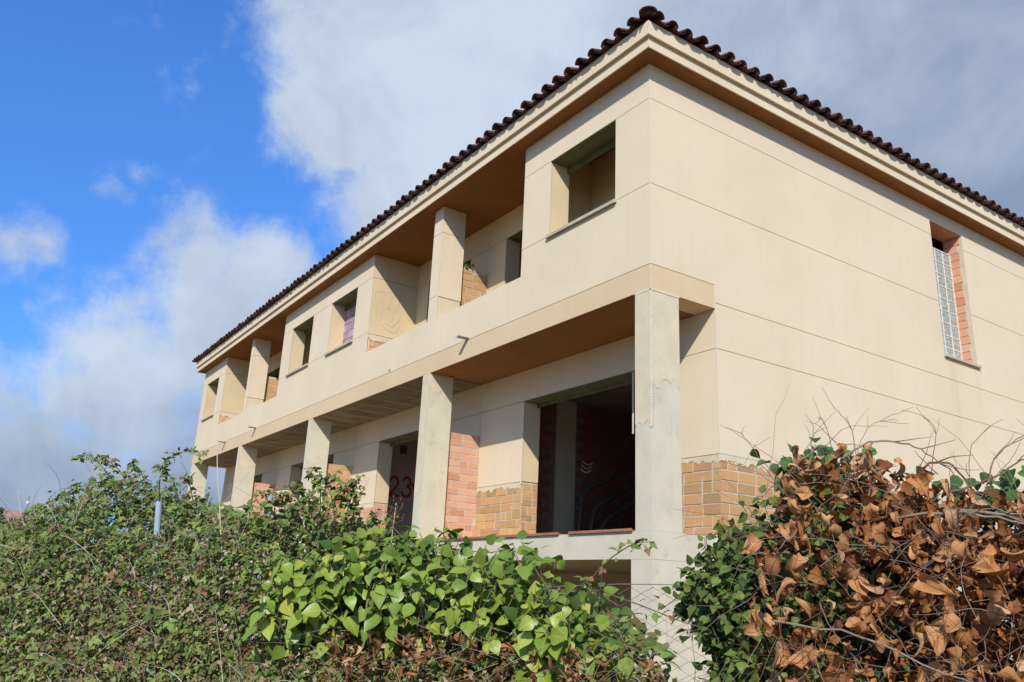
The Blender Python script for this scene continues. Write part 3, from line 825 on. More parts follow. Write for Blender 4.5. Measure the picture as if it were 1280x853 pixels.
# hip tile at the corner, bedded in mortar
hip = tile_shape(True, .115, .10, .48, .02)
rotm = Matrix.Rotation(math.radians(45), 4, 'Z') @ Matrix.Rotation(math.radians(14), 4, 'X')
hm = MB(); add_transformed(hm, hip, Matrix.Translation((.36, -.36, 8.60)) @ rotm @ Matrix.Diagonal((1, 1, .75, 1))); hm.build('hip_tile', 'tile', roof, smooth=True)
lump = MB().prism([(.105*math.cos(math.pi*k/10), .075*math.sin(math.pi*k/10)-.004) for k in range(11)], 'y', .05, .40)
lm = MB(); add_transformed(lm, lump, Matrix.Translation((.36, -.36, 8.60)) @ rotm); lm.build('hip_mortar', 'tile', roof)

# ------------------------------------------------------------------ foliage helpers
FD = Vector((.877, .48, 0)).normalized()          # along the fence
FN = Vector((-FD.y, FD.x, 0))                      # towards the building
FA = Vector((1.37, -4.8, 0))
def fp(s, off, z): 
    q = FA + FD*s + FN*off
    return Vector((q.x, q.y, z))
FDn, FNn, FAn = np.array(FD), np.array(FN), np.array(FA)
def fpn(s, off, z):
    p = FAn[None]+np.outer(s, FDn)+np.outer(off, FNn); p[:, 2] = z
    return p

def leaf_template(n=4, fold=.18, curl=.25, tip=1.0, wid=.36, wave=0.):
    """Ovate leaf with a drawn-out tip, length 1 along +y from its stalk, face up +z."""
    v = []; f = []
    for i in range(n+1):
        t = i/n
        w = wid*(math.sin(math.pi*min(1, t**.70))**.95)*(1-.12*t)*(1 if .001 < t < .999 else 0.02)
        z = -curl*t*t
        v += [(-w, t*tip, z+fold*w+wave*math.sin(t*9)), (0, t*tip, z), (w, t*tip, z+fold*w-wave*math.sin(t*8))]
    for i in range(n):
        a = i*3
        f += [(a, a+1, a+4, a+3), (a+1, a+2, a+5, a+4)]
    return np.array(v, float), f

def frames(normal, tipdir):
    """rotation matrices whose z is the leaf face and y the leaf tip"""
    z = normal/np.linalg.norm(normal, axis=1, keepdims=True)
    y = tipdir - z*np.sum(z*tipdir, axis=1, keepdims=True)
    y /= np.maximum(np.linalg.norm(y, axis=1, keepdims=True), 1e-6)
    x = np.cross(y, z)
    return np.stack([x, y, z], axis=2)

def frames_tip(tip, hint):
    y = tip/np.linalg.norm(tip, axis=1, keepdims=True)
    z = hint-y*np.sum(y*hint, axis=1, keepdims=True)
    z /= np.maximum(np.linalg.norm(z, axis=1, keepdims=True), 1e-6)
    return np.stack([np.cross(y, z), y, z], axis=2)

def crumpled_leaf(seed, n=6, wid=.38, roll=1.2, curl=.6, twist=.8, amp=.05):
    """A dry leaf: rolled across, curled along and twisted. Length 1 along +y."""
    r_ = random.Random(seed); cols = 4; v = []; f = []
    ph = [r_.random()*6 for _ in range(4)]
    for i in range(n+1):
        t = i/n
        w = wid*(math.sin(math.pi*min(1, t**.60))**.85)*(1 if t < .999 else 0)
        tw_ = twist*(t-.3)
        y_ = math.sin(curl*t*1.6)/(curl*1.6) if abs(curl) > .05 else t
        z_ = -(1-math.cos(curl*t*1.6))/(curl*1.6) if abs(curl) > .05 else 0
        for j in range(cols+1):
            q = (j/cols-.5)*2
            a = q*roll
            x = w*(math.sin(a)/max(roll, .1) if roll else q); z = w*(1-math.cos(a))/max(roll, .1)
            z += amp*math.sin(q*3+t*5+ph[0])+amp*.7*math.sin(q*5-t*8+ph[1])
            x, z = x*math.cos(tw_)-z*math.sin(tw_), x*math.sin(tw_)+z*math.cos(tw_)
            v.append((x, y_+.03*math.sin(q*4+ph[2]), z+z_))
    c = cols+1
    for i in range(n):
        for j in range(cols): f.append((i*c+j, i*c+j+1, (i+1)*c+j+1, (i+1)*c+j))
    return np.array(v, float), f

CAMP = np.array([6.649, -6.362, 1.612])
def shoot_leaves(tips, outward, lens, per, size, droop, seed):
    """Alternate leaves round short shoots that end at the given points."""
    r_ = np.random.default_rng(seed)
    pos, tip, hint, sz, stems = [], [], [], [], []
    for T, d, ln in zip(tips, outward, lens):
        d = d/np.linalg.norm(d)
        a = np.cross(d, [0, 0, 1.]); a /= max(np.linalg.norm(a), 1e-6); b = np.cross(a, d)
        n = r_.integers(per[0], per[1]+1); ph = r_.random()*6.28
        stems.append([T-d*ln*1.15, T-d*ln*.5+np.array([0, 0, -.01]), T])
        for k in range(n):
            t = k/(n-1)
            an = ph+k*2.4
            rad = a*math.cos(an)+b*math.sin(an)
            p = T-d*ln*(1-t)+rad*(.012+.03*(1-t))
            tp = rad*(.95-.35*t)+d*(.25+.35*t)+np.array([0, 0, -droop*(1-.45*t)])+r_.normal(0, .32, 3)
            hn = np.array([0, 0, .75])-FNn*.75+d*.3+rad*.3+r_.normal(0, .42, 3)
            pos.append(p); tip.append(tp); hint.append(hn); sz.append(size[0]+(size[1]-size[0])*r_.random()*(1-.35*t*t))
    return np.array(pos), frames_tip(np.array(tip), np.array(hint)), np.array(sz), stems

def split_leaves(pos, R, sz, meshes, mass_t, cols, w, m_mass, parent, n_obj=300):
    """the nearest leaves one by one, the rest as one mass"""
    vis = (pos-FAn)@FNn-.18*(R[:, :, 2]@np.array([.35, -.75, .5])).clip(0)-.8*np.maximum(sz-.06, 0)
    o_ = np.argsort(vis)
    a, b = o_[:n_obj], o_[n_obj:]
    place_leaves(meshes, pos[a], R[a], sz[a], parent)
    if len(b): leaf_mass('inner_foliage', mass_t, pos[b], R[b], sz[b], pick_tint(len(b), cols, w), m_mass, parent)

def leaf_mass(name, templates, pos, R, size, tint, m, parent, label=None):
    """Tens of thousands of leaves as one mesh with a colour for each leaf."""
    which = rng.integers(0, len(templates), len(pos))
    V, F, C = [], [], []
    base = 0
    for t, (tv, tf) in enumerate(templates):
        sel = np.where(which == t)[0]
        if len(sel) == 0: continue
        vv = np.einsum('nij,kj->nki', R[sel], tv)*size[sel][:, None, None] + pos[sel][:, None, :]
        k = len(tv)
        V.append(vv.reshape(-1, 3)); C.append(np.repeat(tint[sel], k, axis=0))
        fa = np.array(tf)
        F.append((fa[None]+(np.arange(len(sel))*k)[:, None, None]+base).reshape(-1, 4))
        base += k*len(sel)
    V = np.concatenate(V); F = np.concatenate(F); C = np.concatenate(C)
    me = bpy.data.meshes.new(name)
    me.vertices.add(len(V)); me.vertices.foreach_set('co', V.ravel().astype(np.float32))
    me.loops.add(F.size); me.loops.foreach_set('vertex_index', F.ravel().astype(np.int32))
    me.polygons.add(len(F)); me.polygons.foreach_set('loop_start', (np.arange(len(F))*4).astype(np.int32))
    me.update(calc_edges=True)
    at = me.attributes.new('tint', 'FLOAT_COLOR', 'POINT')
    at.data.foreach_set('color', np.concatenate([C, np.ones((len(C), 1))], 1).ravel().astype(np.float32))
    me.materials.append(M[m])
    o = bpy.data.objects.new(name, me)
    attach(o, parent)
    o['kind'] = 'stuff'
    if label: o['label'] = label
    return o

def pick_tint(n, cols, weights, jitter=.25):
    c = np.array(cols)[rng.choice(len(cols), n, p=np.array(weights)/sum(weights))]
    return c*(1+jitter*(rng.random((n, 1))*2-1))*(1+.08*(rng.random((n, 3))*2-1))

def lumps(s, z, seed, sc=1.):
    r_ = np.random.default_rng(seed); o = np.zeros_like(s)
    for k in range(9):
        fx, fz, ph = r_.normal(0, 3.2*sc), r_.normal(0, 3.2*sc), r_.random()*6.28
        o += np.sin(s*fx+z*fz+ph)/(1+.12*k)
    return o/5.

def meshes_of(templates, m):
    out = []
    for tv, tf in templates:
        b = MB(); b.v = [tuple(v) for v in tv]; b.f = [tuple(f) for f in tf]
        out.append(b.mesh('leaf', m, True))
    return out

def leaf_meshes(m, kinds, n=5):
    out = []
    for k, (fold, curl, wid, wave) in enumerate(kinds):
        tv, tf = leaf_template(n, fold, curl, 1., wid, wave)
        b = MB(); b.v = [tuple(v) for v in tv]; b.f = [tuple(f) for f in tf]
        out.append(b.mesh('leaf', m, True))
    return out

def place_leaves(meshes, pos, R, size, parent):
    for i in range(len(pos)):
        o = bpy.data.objects.new('leaf', meshes[i % len(meshes)])
        COL.objects.link(o)
        mt = Matrix([list(R[i][k]*size[i])+[pos[i][k]] for k in range(3)]+[[0, 0, 0, 1]])
        o.parent = parent
        t = WORLD.get(parent.name, Vector((0, 0, 0)))
        o.matrix_parent_inverse = Matrix.Translation(-t)
        o.matrix_basis = mt

def wander(p0, d0, length, steps, droop, jit, seed):
    r_ = random.Random(seed); p = Vector(p0); d = Vector(d0).normalized(); pts = [p.copy()]
    for k in range(steps):
        d = (d + Vector((0, 0, -droop)) + Vector((r_.uniform(-1, 1), r_.uniform(-1, 1), r_.uniform(-1, 1)))*jit).normalized()
        p = p + d*(length/steps); pts.append(p.copy())
    return pts
def taper(n, a, b): return [a+(b-a)*i/(n-1) for i in range(n)]

# ------------------------------------------------------------------ chain-link fence
fence = thing('chain_link_fence', 'rusty chain link fence with faded blue posts overgrown by brambles and ivy', 'fence', tuple(fp(1, 0, 0)))
for s, top, po in ((-.49, 2.06, -.26), (-.10, 2.19, .30), (2.2, 1.5, 0), (4.4, 1.7, 0)):
    lean = .0
    p = MB().tube([tuple(fp(s+(.34 if s < -.3 else 0), po, -.2)), tuple(fp(s+lean, po+.02, top-.01)), tuple(fp(s+lean, po+.02, top))], [.019, .019, .018], 12).build('post', 'post', fence, smooth=False)
wm = MB()
cell = .055
ns = int(7.5/cell)
for k in range(ns):
    s0 = -2.9+k*cell
    nz = int(1.58/cell*2)
    pts = []
    for j in range(nz+1):
        zz = .02+j*cell/2
        sag = .05*math.sin(s0*1.7)+.03*math.sin(zz*4+s0)
        ss = s0+((j+k) % 2)*cell*.98
        pts.append(tuple(fp(ss, sag+.006*((j % 2)*2-1), zz*(1-.05*math.sin(s0*1.3+1)))))
    wm.tube(pts, .0019, 3, cap=False)
wm.build('wire_mesh', 'wire', fence)
MB().tube([tuple(fp(-2.9+i*.3, .05*math.sin((-2.9+i*.3)*1.7), 1.60-.08*math.sin((-2.9+i*.3)*1.3+1))) for i in range(26)], .002, 4).build('tension_wire', 'wire', fence)

# ------------------------------------------------------------------ bramble thicket
bramble = thing('bramble_thicket', 'tangled green and brown bramble thicket smothering the fence below the far end of the building', 'bramble', tuple(fp(-1, .2, 0)))
def trifoliate():
    tv, tf = leaf_template(3, .22, .22, 1., .34)
    V, F = [], []
    for ang, y0_, sc in ((0, .35, .95), (1.25, .22, .72), (-1.25, .22, .72)):
        c_, s_ = math.cos(ang), math.sin(ang)
        v = tv*sc
        q = np.stack([v[:, 0]*c_-v[:, 1]*s_, v[:, 0]*s_+v[:, 1]*c_+y0_, v[:, 2]], 1)
        F += [tuple(i+len(V)*len(tv) for i in f) for f in tf]; V.append(q)
    return np.concatenate(V), F
TRI = [trifoliate()]
SIMPLE = [leaf_template(3, .2, .3, 1., .34), leaf_template(3, .1, .1, 1., .42), leaf_template(3, .3, .5, 1., .3)]
HB = np.array([(-9, 1.9), (-4, 1.92), (-2.6, 1.93), (-2.1, 2.02), (-1.75, 2.17), (-1.4, 2.29), (-1.05, 2.24), (-.78, 2.10), (-.35, 2.06), (.14, 2.10), (.48, 1.98), (.75, 1.98), (1.0, 1.86), (1.5, 1.74), (2.1, 1.60), (2.4, 1.42), (2.6, 1.18), (3.0, 1.05), (6, 1.0)])
def bramble_points(n, s0, s1, zmin=.35, depth=.38, seed=1, over=.0):
    s = rng.uniform(s0, s1, n)
    H = np.interp(s, HB[:, 0], HB[:, 1]) + .07*lumps(s, s*0, seed, 2.2)+over
    u = rng.random(n)**.8
    z = zmin+(H-zmin)*u
    fr = z/H
    front = -.62*np.sqrt(np.clip(1-fr**3.5, 0, 1)) + .15*lumps(s, z, 6)+.06*lumps(s, z, 33, 3.)
    front = np.where(s > .75, front*np.clip(1-(s-.75)*.0, .5, 1), front)
    off = front + rng.random(n)**1.6*depth + np.where(fr > .9, rng.random(n)*.6, 0)
    nrm = np.outer(-.9*(1-.55*fr), FNn) + np.outer(lumps(s+.03, z, 6)-lumps(s-.03, z, 6), FDn)*.8
    nrm[:, 2] += .45+.5*fr
    return s, off, z, nrm
G_COLS = [(.15, .205, .04), (.095, .14, .028), (.20, .25, .055), (.155, .135, .042), (.20, .11, .046), (.23, .085, .04), (.36, .27, .17), (.45, .36, .03)]
def bramble_mass(n, name, tmpl, s0, s1, size, w_green, seed, **kw):
    s, off, z, nrm = bramble_points(n, s0, s1, seed=seed, **kw)
    nrm = nrm/np.linalg.norm(nrm, axis=1, keepdims=True)+rng.normal(0, .45, (n, 3))
    tip = rng.normal(0, 1, (n, 3)); tip[:, 2] -= .6
    dry = .5+.5*lumps(s, z, 91, .8)
    dry = np.clip(dry*1.2-.45+np.where((s > .55) & (z < 1.5), .35, 0), 0, 1)
    pick = rng.random(n)
    green = pick_tint(n, G_COLS[:5], (5, 3.2, 3, 1.3, .4)); brown = pick_tint(n, G_COLS[3:7], (2.5, 3, .7, 2.4))
    far_g = np.clip((-s-1.6)*1.5, 0, 1)[:, None]
    green = green*(1-far_g)+far_g*(green*np.array([1.1, 1.35, .9]))
    tint = np.where((pick < dry*(1-w_green)+.05)[:, None], brown, green)
    yel = rng.random(n) < .0025
    tint[yel] = (.5, .4, .02)
    return leaf_mass(name, tmpl, fpn(s, off, z), frames(nrm, tip), size*(.6+.8*rng.random(n)), tint, 'leaf_attr', bramble)
bramble_mass(17000, 'foliage', TRI, -4.6, 2.75, .032, .45, 1, depth=.24)
bramble_mass(2600, 'large_foliage', TRI, -4.6, 2.75, .046, .8, 8, depth=.12)
bramble_mass(42000, 'small_foliage', SIMPLE, -4.6, 2.75, .024, .0, 3, depth=.36)
bramble_mass(9000, 'far_foliage', SIMPLE, -9, -4.4, .07, .6, 6, depth=.8)
# the thicket is more than a metre deep
n = 16000
s = rng.uniform(-4.6, 2.4, n); H = np.interp(s, HB[:, 0], HB[:, 1])+.07*lumps(s, s*0, 1, 2.2)
off = rng.uniform(-.1, 1.3, n); z = .3+(H-.33-.10*np.clip(off-.5, 0, 1))*rng.random(n)**.6
nn = rng.normal(0, .6, (n, 3))-FNn*.6; nn[:, 2] += .7
leaf_mass('deep_foliage', SIMPLE, fpn(s, off, z), frames(nn, rng.normal(0, 1, (n, 3))), .05+.05*rng.random(n), pick_tint(n, G_COLS[:5], (4, 4, 2, 1, 1)), 'leaf_attr', bramble)
# dry stems through the mass
tw = MB(); tw2 = MB()
for k in range(2600):
    s, off, z, nrm = bramble_points(1, -3.8, 2.75, seed=1, depth=.15)
    if s[0] > .35 and z[0] > 1.25: continue
    p = fp(s[0], off[0]-.02, z[0])
    d = FD*random.uniform(-1, 1)+Vector((0, 0, random.uniform(-.2, 1)))-FN*random.uniform(-.1, .35)
    ln = random.uniform(.10, .5) if k < 700 else random.uniform(.04, .16)
    pts = wander(p, d, ln, 6, random.uniform(.02, .16), .16, k)
    (tw if k % 3 else tw2).tube([tuple(q) for q in pts], taper(7, random.uniform(.0010, .0026), .0007), 4, cap=False)
tw.build('dry_stems', 'twig', bramble, kind='stuff'); tw2.build('straw_stems', 'straw', bramble, kind='stuff')
# dead leaves and twigs caught low down in the middle
dl = [crumpled_leaf(k+80, 4, .38, 1.2+.3*k, .8, .8-.5*k, .06) for k in range(4)]
n = 700
s = rng.uniform(1.2, 2.85, n); z = rng.uniform(1.0, 1.40, n)-.10*np.clip(s-2.5, 0, 1); off = rng.uniform(-.66, -.42, n)+.1*lumps(s, z, 77)
nrm = rng.normal(0, .7, (n, 3))-FNn*.8
leaf_mass('caught_dry_leaves', dl, fpn(s, off, z), frames_tip(rng.normal(0, 1, (n, 3)), nrm), .022+.045*rng.random(n), pick_tint(n, [(.30, .13, .05), (.22, .09, .035), (.42, .27, .14), (.14, .07, .035)], (3, 3, 2, 2)), 'leaf_attr_dry', bramble)
tw3 = MB()
for k in range(90):
    p = fp(random.uniform(1.2, 2.9), random.uniform(-.72, -.5), random.uniform(1.05, 1.42))
    pts = wander(p, FD*random.uniform(-1, 1)+Vector((0, 0, random.uniform(-.4, .7)))-FN*random.uniform(-.1, .2), random.uniform(.12, .5), 7, random.uniform(-.02, .1), .14, 4000+k)
    tw3.tube([tuple(q) for q in pts], taper(8, random.uniform(.0008, .002), .0006), 4, cap=False)
tw3.build('caught_twigs', 'twig', bramble, kind='stuff')
# arching canes with leaves, seen against sky and wall
canes = [
    ([(-1.15, .15, 1.9), (-1.30, .1, 2.16), (-1.42, .05, 2.24), (-1.62, .0, 2.20), (-1.82, 0, 2.13), (-2.05, 0, 2.06)], 34),
    ([(-1.3, .15, 1.95), (-1.40, .1, 2.22), (-1.50, .05, 2.36), (-1.60, 0, 2.43), (-1.72, 0, 2.42)], 22),
    ([(-1.2, .2, 2.0), (-1.30, .1, 2.28), (-1.36, 0, 2.38), (-1.45, 0, 2.40)], 16),
    ([(-.95, .2, 1.95), (-.92, .1, 2.2), (-.84, .05, 2.34), (-.70, 0, 2.41), (-.52, 0, 2.42), (-.42, 0, 2.38)], 24),
    ([(-.75, .2, 2.0), (-.8, .1, 2.25), (-.9, .05, 2.33)], 12),
    ([(-.6, .2, 1.95), (-.62, .1, 2.2), (-.55, 0, 2.26)], 12),
    ([(.62, .0, 1.5), (.66, -.05, 1.9), (.64, -.08, 2.05), (.54, -.1, 2.13), (.36, -.1, 2.14), (.16, -.1, 2.13)], 16),
    ([(.70, .05, 1.6), (.72, 0, 1.95), (.66, 0, 2.14), (.56, 0, 2.22), (.50, 0, 2.25)], 18),
    ([(.72, .1, 1.6), (.80, .05, 1.92), (.86, 0, 2.07), (.90, 0, 2.14)], 20),
    ([(.78, .05, 1.6), (.68, 0, 1.93), (.52, -.05, 2.02), (.42, -.05, 2.03)], 16),
    ([(.85, .05, 1.6), (.95, 0, 1.9), (1.02, 0, 2.02)], 14),
    ([(.58, .1, 1.6), (.62, .05, 1.98), (.72, 0, 2.12), (.80, 0, 2.16)], 16),
    ([(.22, .1, 1.7), (.20, .05, 2.02), (.28, 0, 2.11), (.38, 0, 2.10)], 20),
    ([(-2.4, .2, 1.7), (-2.3, .1, 1.98), (-2.1, 0, 2.06), (-1.9, 0, 2.03)], 16),
    ([(.45, .1, 1.7), (.48, .05, 2.02), (.44, 0, 2.15), (.36, 0, 2.20)], 16),
    ([(.60, .1, 1.7), (.56, .05, 2.06), (.60, 0, 2.20), (.70, 0, 2.24)], 18),
    ([(.66, .1, 1.7), (.76, .05, 2.0), (.84, 0, 2.16), (.86, 0, 2.22)], 18),
    ([(.9, .1, 1.65), (.88, .05, 1.96), (.80, 0, 2.08), (.74, 0, 2.10)], 16),
    ([(1.0, .1, 1.65), (1.06, .05, 1.92), (1.14, 0, 1.99)], 12),
    ([(.30, .1, 1.7), (.34, .05, 1.98), (.46, 0, 2.08), (.58, 0, 2.07)], 16),
    ([(-1.05, .2, 2.0), (-1.12, .1, 2.3), (-1.2, .05, 2.38)], 14),
    ([(2.2, -.2, 1.35), (2.4, -.25, 1.62), (2.62, -.3, 1.60), (2.85, -.3, 1.53), (2.98, -.3, 1.50)], 8),
    ([(2.25, -.1, 1.5), (2.42, -.15, 1.72), (2.6, -.2, 1.84), (2.72, -.2, 1.86)], 8)]
def smooth_path(pts, sub=4):
    pts = [Vector(p) for p in pts]; out = []
    P_ = [pts[0]]+pts+[pts[-1]]
    for i in range(1, len(P_)-2):
        for k in range(sub):
            t = k/sub
            a, b, c, d = P_[i-1], P_[i], P_[i+1], P_[i+2]
            out.append(.5*((2*b)+(c-a)*t+(2*a-5*b+4*c-d)*t*t+(3*b-a-3*c+d)*t*t*t))
    return out+[pts[-1]]
cp, cn, ct = [], [], []
for ci, (pts, nl) in enumerate(canes):
    path = smooth_path([fp(*[a, b, c]) for a, b, c in pts])
    MB().tube([tuple(p) for p in path], taper(len(path), .0048, .0016), 5).build('cane', 'cane', bramble)
    for k in range(nl*3):
        t = random.uniform(.22, 1)*(len(path)-1); i = min(int(t), len(path)-2)
        p = path[i].lerp(path[i+1], t-i)+Vector((random.uniform(-1, 1), random.uniform(-1, 1), random.uniform(-1, 1)))*.03
        cp.append(p); cn.append((random.uniform(-.5, .8), random.uniform(-1, .3), random.uniform(.2, 1))); ct.append((random.uniform(-1, 1), random.uniform(-1, 1), random.uniform(-1, .3)))
cp, cn, ct = np.array(cp), np.array(cn), np.array(ct)
leaf_mass('cane_leaves', TRI+SIMPLE, cp, frames(cn, ct), .038*(.6+.8*rng.random(len(cp))), pick_tint(len(cp), G_COLS[:6], (5, 4, 2, 1.5, 1, .6)), 'leaf_attr', bramble)

# ------------------------------------------------------------------ broad-leaved shrub in the middle
shrub = thing('broad_leaf_shrub', 'bright green shrub with big drooping pointed leaves in front of the porch', 'shrub', tuple(fp(1.7, -.15, 0)))
HS = np.array([(.55, 1.45), (.75, 1.70), (.95, 1.82), (1.15, 1.92), (1.35, 1.96), (1.5, 1.93), (1.7, 1.91), (1.9, 1.88), (2.1, 1.84), (2.3, 1.76), (2.45, 1.66), (2.6, 1.50)])
LS = np.array([(.55, 1.48), (.8, 1.46), (1.2, 1.42), (1.6, 1.40), (2.0, 1.36), (2.4, 1.38), (2.6, 1.46)])
def shrub_points(n, seed, depth, s0=.6, s1=2.58, up=None):
    s = rng.uniform(s0, s1, n)
    H = np.interp(s, HS[:, 0], HS[:, 1])+.03*lumps(s, s*0, seed, 3); Lw = np.interp(s, LS[:, 0], LS[:, 1])+.04*lumps(s, s*0, seed+1, 3)
    u = rng.random(n)
    z = Lw+(H-Lw)*u
    off = -.30-.36*np.sqrt(np.clip(1-(2*u-.75)**2/1.6, 0, 1))+.08*lumps(s, z, seed+2, 2.)+rng.random(n)*depth
    return s, off, z, u
def droop_frames(s, off, z, u, jit, seed, tilt=.55):
    n = len(s)
    nrm = np.outer(-1.0*np.ones(n), FNn)+np.outer(rng.normal(.15, .45, n), FDn)
    nrm[:, 2] += tilt+.35*u
    nrm += rng.normal(0, jit, (n, 3))
    tip = np.outer(-.55*np.ones(n), FNn)+np.outer(rng.normal(0, .55, n), FDn); tip[:, 2] -= 1.0
    return frames(nrm, tip)
T6 = [leaf_template(5, .26, .25, 1., .44), leaf_template(5, .18, .42, 1., .48), leaf_template(5, .36, .12, 1., .41), leaf_template(5, .12, .55, 1., .45, .01), leaf_template(5, .5, .3, 1., .42)]
big_leaf = meshes_of([leaf_template(7, .26, .25, 1., .45), leaf_template(7, .18, .42, 1., .49), leaf_template(7, .36, .12, 1., .42), leaf_template(7, .12, .55, 1., .46, .012), leaf_template(7, .5, .3, 1., .43), leaf_template(7, -.1, .35, 1., .45, .015)], 'leaf_big')
NSH = 235
s, off, z, u = shrub_points(NSH, 4, .42, .84, 2.46)
up_ = np.zeros((NSH, 3)); up_[:, 2] = .55+.55*u
dirs = -FNn*(.75-.35*u)[:, None]+up_+np.outer(rng.normal(0, .5, NSH), FDn)+rng.normal(0, .15, (NSH, 3))
pos, R, sz, stems = shoot_leaves(fpn(s, off, z), dirs, rng.uniform(.14, .30, NSH), (6, 10), (.034, .106), .85, 21)
split_leaves(pos, R, sz, big_leaf, T6, [(.14, .205, .023), (.09, .15, .02), (.19, .25, .032), (.065, .11, .017), (.27, .30, .045)], (4, 3, 2.5, 1.2, .5), 'leaf_attr', shrub)
sm_ = MB()
for st_ in stems: sm_.tube([tuple(p) for p in st_], [.0035, .0028, .0018], 4)
sm_.build('shoot_stems', 'green_stem', shrub, kind='stuff')
stm = 0
for k in range(12):
    s0 = random.uniform(.8, 2.45)
    top = np.interp(s0, HS[:, 0], HS[:, 1])
    pts = [fp(s0+random.uniform(-.2, .2), random.uniform(-.25, .1), 0 if k < 9 else .9), fp(s0+random.uniform(-.1, .1), -.25, 1.1), fp(s0+random.uniform(-.05, .05), -.42+random.uniform(-.08, .08), 1.45), fp(s0+random.uniform(-.08, .08), -.40, top-.22)]
    path = smooth_path(pts)
    MB().tube([tuple(p) for p in path], taper(len(path), .009, .003), 6).build('stem', 'twig', shrub)

# ------------------------------------------------------------------ dark ivy right of the corner pillar
ivy = thing('ivy_clump', 'dark green glossy ivy climbing the fence in front of the corner brickwork', 'ivy', tuple(fp(3.05, -.1, 0)))
HI = np.array([(2.78, 1.60), (2.84, 1.74), (2.91, 1.92), (2.98, 2.02), (3.1, 2.04), (3.25, 2.1), (3.4, 2.2), (3.7, 2.2), (4.6, 2.12)])
def ivy_points(n, s0, s1, depth, seed):
    s = s0+(s1-s0)*rng.random(n)**1.3
    H = np.interp(s, HI[:, 0], HI[:, 1])+.03*lumps(s, s*0, seed, 4)
    edge = np.clip((s-2.83)/.25, 0, 1)
    zmin = 1.62-.75*edge
    u = rng.random(n); z = zmin+(H-zmin)*u
    off = -.12-.30*edge*np.sqrt(np.clip(1-(1.7*u-.75)**2, 0, 1))+.07*lumps(s, z, seed+2, 2.5)+rng.random(n)*depth
    return s, off, z, u
ivy_leaf = meshes_of([leaf_template(6, .25, .25, 1., .42), leaf_template(6, .15, .45, 1., .46), leaf_template(6, .4, .2, 1., .40), leaf_template(6, -.1, .4, 1., .42, .012)], 'leaf_ivy')
NSH = 210
s, off, z, u = ivy_points(NSH, 2.82, 3.45, .30, 14)
up_ = np.zeros((NSH, 3)); up_[:, 2] = .3+.6*u
dirs = -FNn*(.75-.3*u)[:, None]+up_+np.outer(rng.normal(-.25, .5, NSH), FDn)+rng.normal(0, .2, (NSH, 3))
pos, R, sz, stems = shoot_leaves(fpn(s, off, z), dirs, rng.uniform(.10, .22, NSH), (6, 11), (.034, .066), .6, 22)
split_leaves(pos, R, sz, ivy_leaf, T6, [(.075, .115, .018), (.11, .15, .024), (.05, .08, .015), (.15, .19, .035)], (4, 3, 3, 1.2), 'leaf_attr', ivy)
sm_ = MB()
for st_ in stems: sm_.tube([tuple(p) for p in st_], [.0025, .002, .0014], 4)
sm_.build('shoot_stems', 'cane', ivy, kind='stuff')
n = 2600
s = rng.uniform(2.95, 3.5, n); H = np.interp(s, HI[:, 0], HI[:, 1]); z = .1+(H-.25)*rng.random(n)**.8; off = rng.uniform(-.05, .5, n)
nn = rng.normal(0, .5, (n, 3))-FNn*.9; nn[:, 2] += .4
leaf_mass('deep_foliage', SIMPLE, fpn(s, off, z), frames(nn, rng.normal(0, 1, (n, 3))), .06+.03*rng.random(n), pick_tint(n, [(.045, .10, .022), (.07, .135, .03), (.032, .07, .018)], (4, 3, 3)), 'leaf_attr', ivy)
s, off, z, u = ivy_points(1500, 2.90, 3.7, .3, 14)
leaf_mass('back_foliage', T6, fpn(s, off+.30, z-.06), droop_frames(s, off, z, u, .5, 4), .04+.03*rng.random(1500), pick_tint(1500, [(.045, .10, .022), (.07, .135, .03), (.032, .07, .018)], (4, 3, 3)), 'leaf_attr', ivy)
# shoots of the same ivy looking over the dead heap
n = 260
s = np.concatenate([rng.normal(3.42, .12, 130), rng.normal(4.25, .22, 130)]); z = np.concatenate([rng.normal(2.24, .06, 130), rng.normal(2.13, .05, 130)])
off = rng.uniform(.0, .35, n)
leaf_mass('top_shoots', T6, fpn(s, off, z), droop_frames(s, off, z, np.ones(n), .5, 5), .045+.035*rng.random(n), pick_tint(n, [(.055, .12, .026), (.08, .15, .03), (.04, .085, .02)], (4, 3, 3)), 'leaf_attr', ivy)
# one bright young shoot low down
n = 40
s = rng.normal(3.18, .05, n); z = rng.normal(1.16, .05, n)
leaf_mass('young_shoot', T6, fpn(s, rng.uniform(-.62, -.5, n), z), droop_frames(s, z, z, np.ones(n)*.5, .5, 6), .045+.03*rng.random(n), pick_tint(n, [(.19, .28, .05), (.15, .24, .04)], (1, 1)), 'leaf_attr', ivy)

# ------------------------------------------------------------------ heap of dead creeper
dead = thing('dead_creeper_heap', 'heap of dried brown curled leaves and bare tangled vines over the fence at the right', 'dead creeper', tuple(fp(3.9, -.1, 0)))
HD = np.array([(3.05, 1.35), (3.15, 1.75), (3.22, 2.10), (3.32, 2.22), (3.5, 2.28), (3.65, 2.27), (3.8, 2.20), (3.95, 2.12), (4.15, 2.06), (4.4, 2.02), (5.5, 1.95)])
def dead_points(n, s0, s1, depth, seed, zmin=.75):
    s = s0+(s1-s0)*rng.random(n)
    H = np.interp(s, HD[:, 0], HD[:, 1])+.04*lumps(s, s*0, seed, 4)
    u = rng.random(n); z = zmin+(H-zmin)*u
    edge = np.clip((s-3.05)/.3, .25, 1)
    off = -.10-.52*edge*np.sqrt(np.clip(1-u**3, 0, 1))+.12*lumps(s, z, seed+2, 2.2)+rng.random(n)**1.3*depth
    return s, off, z, u
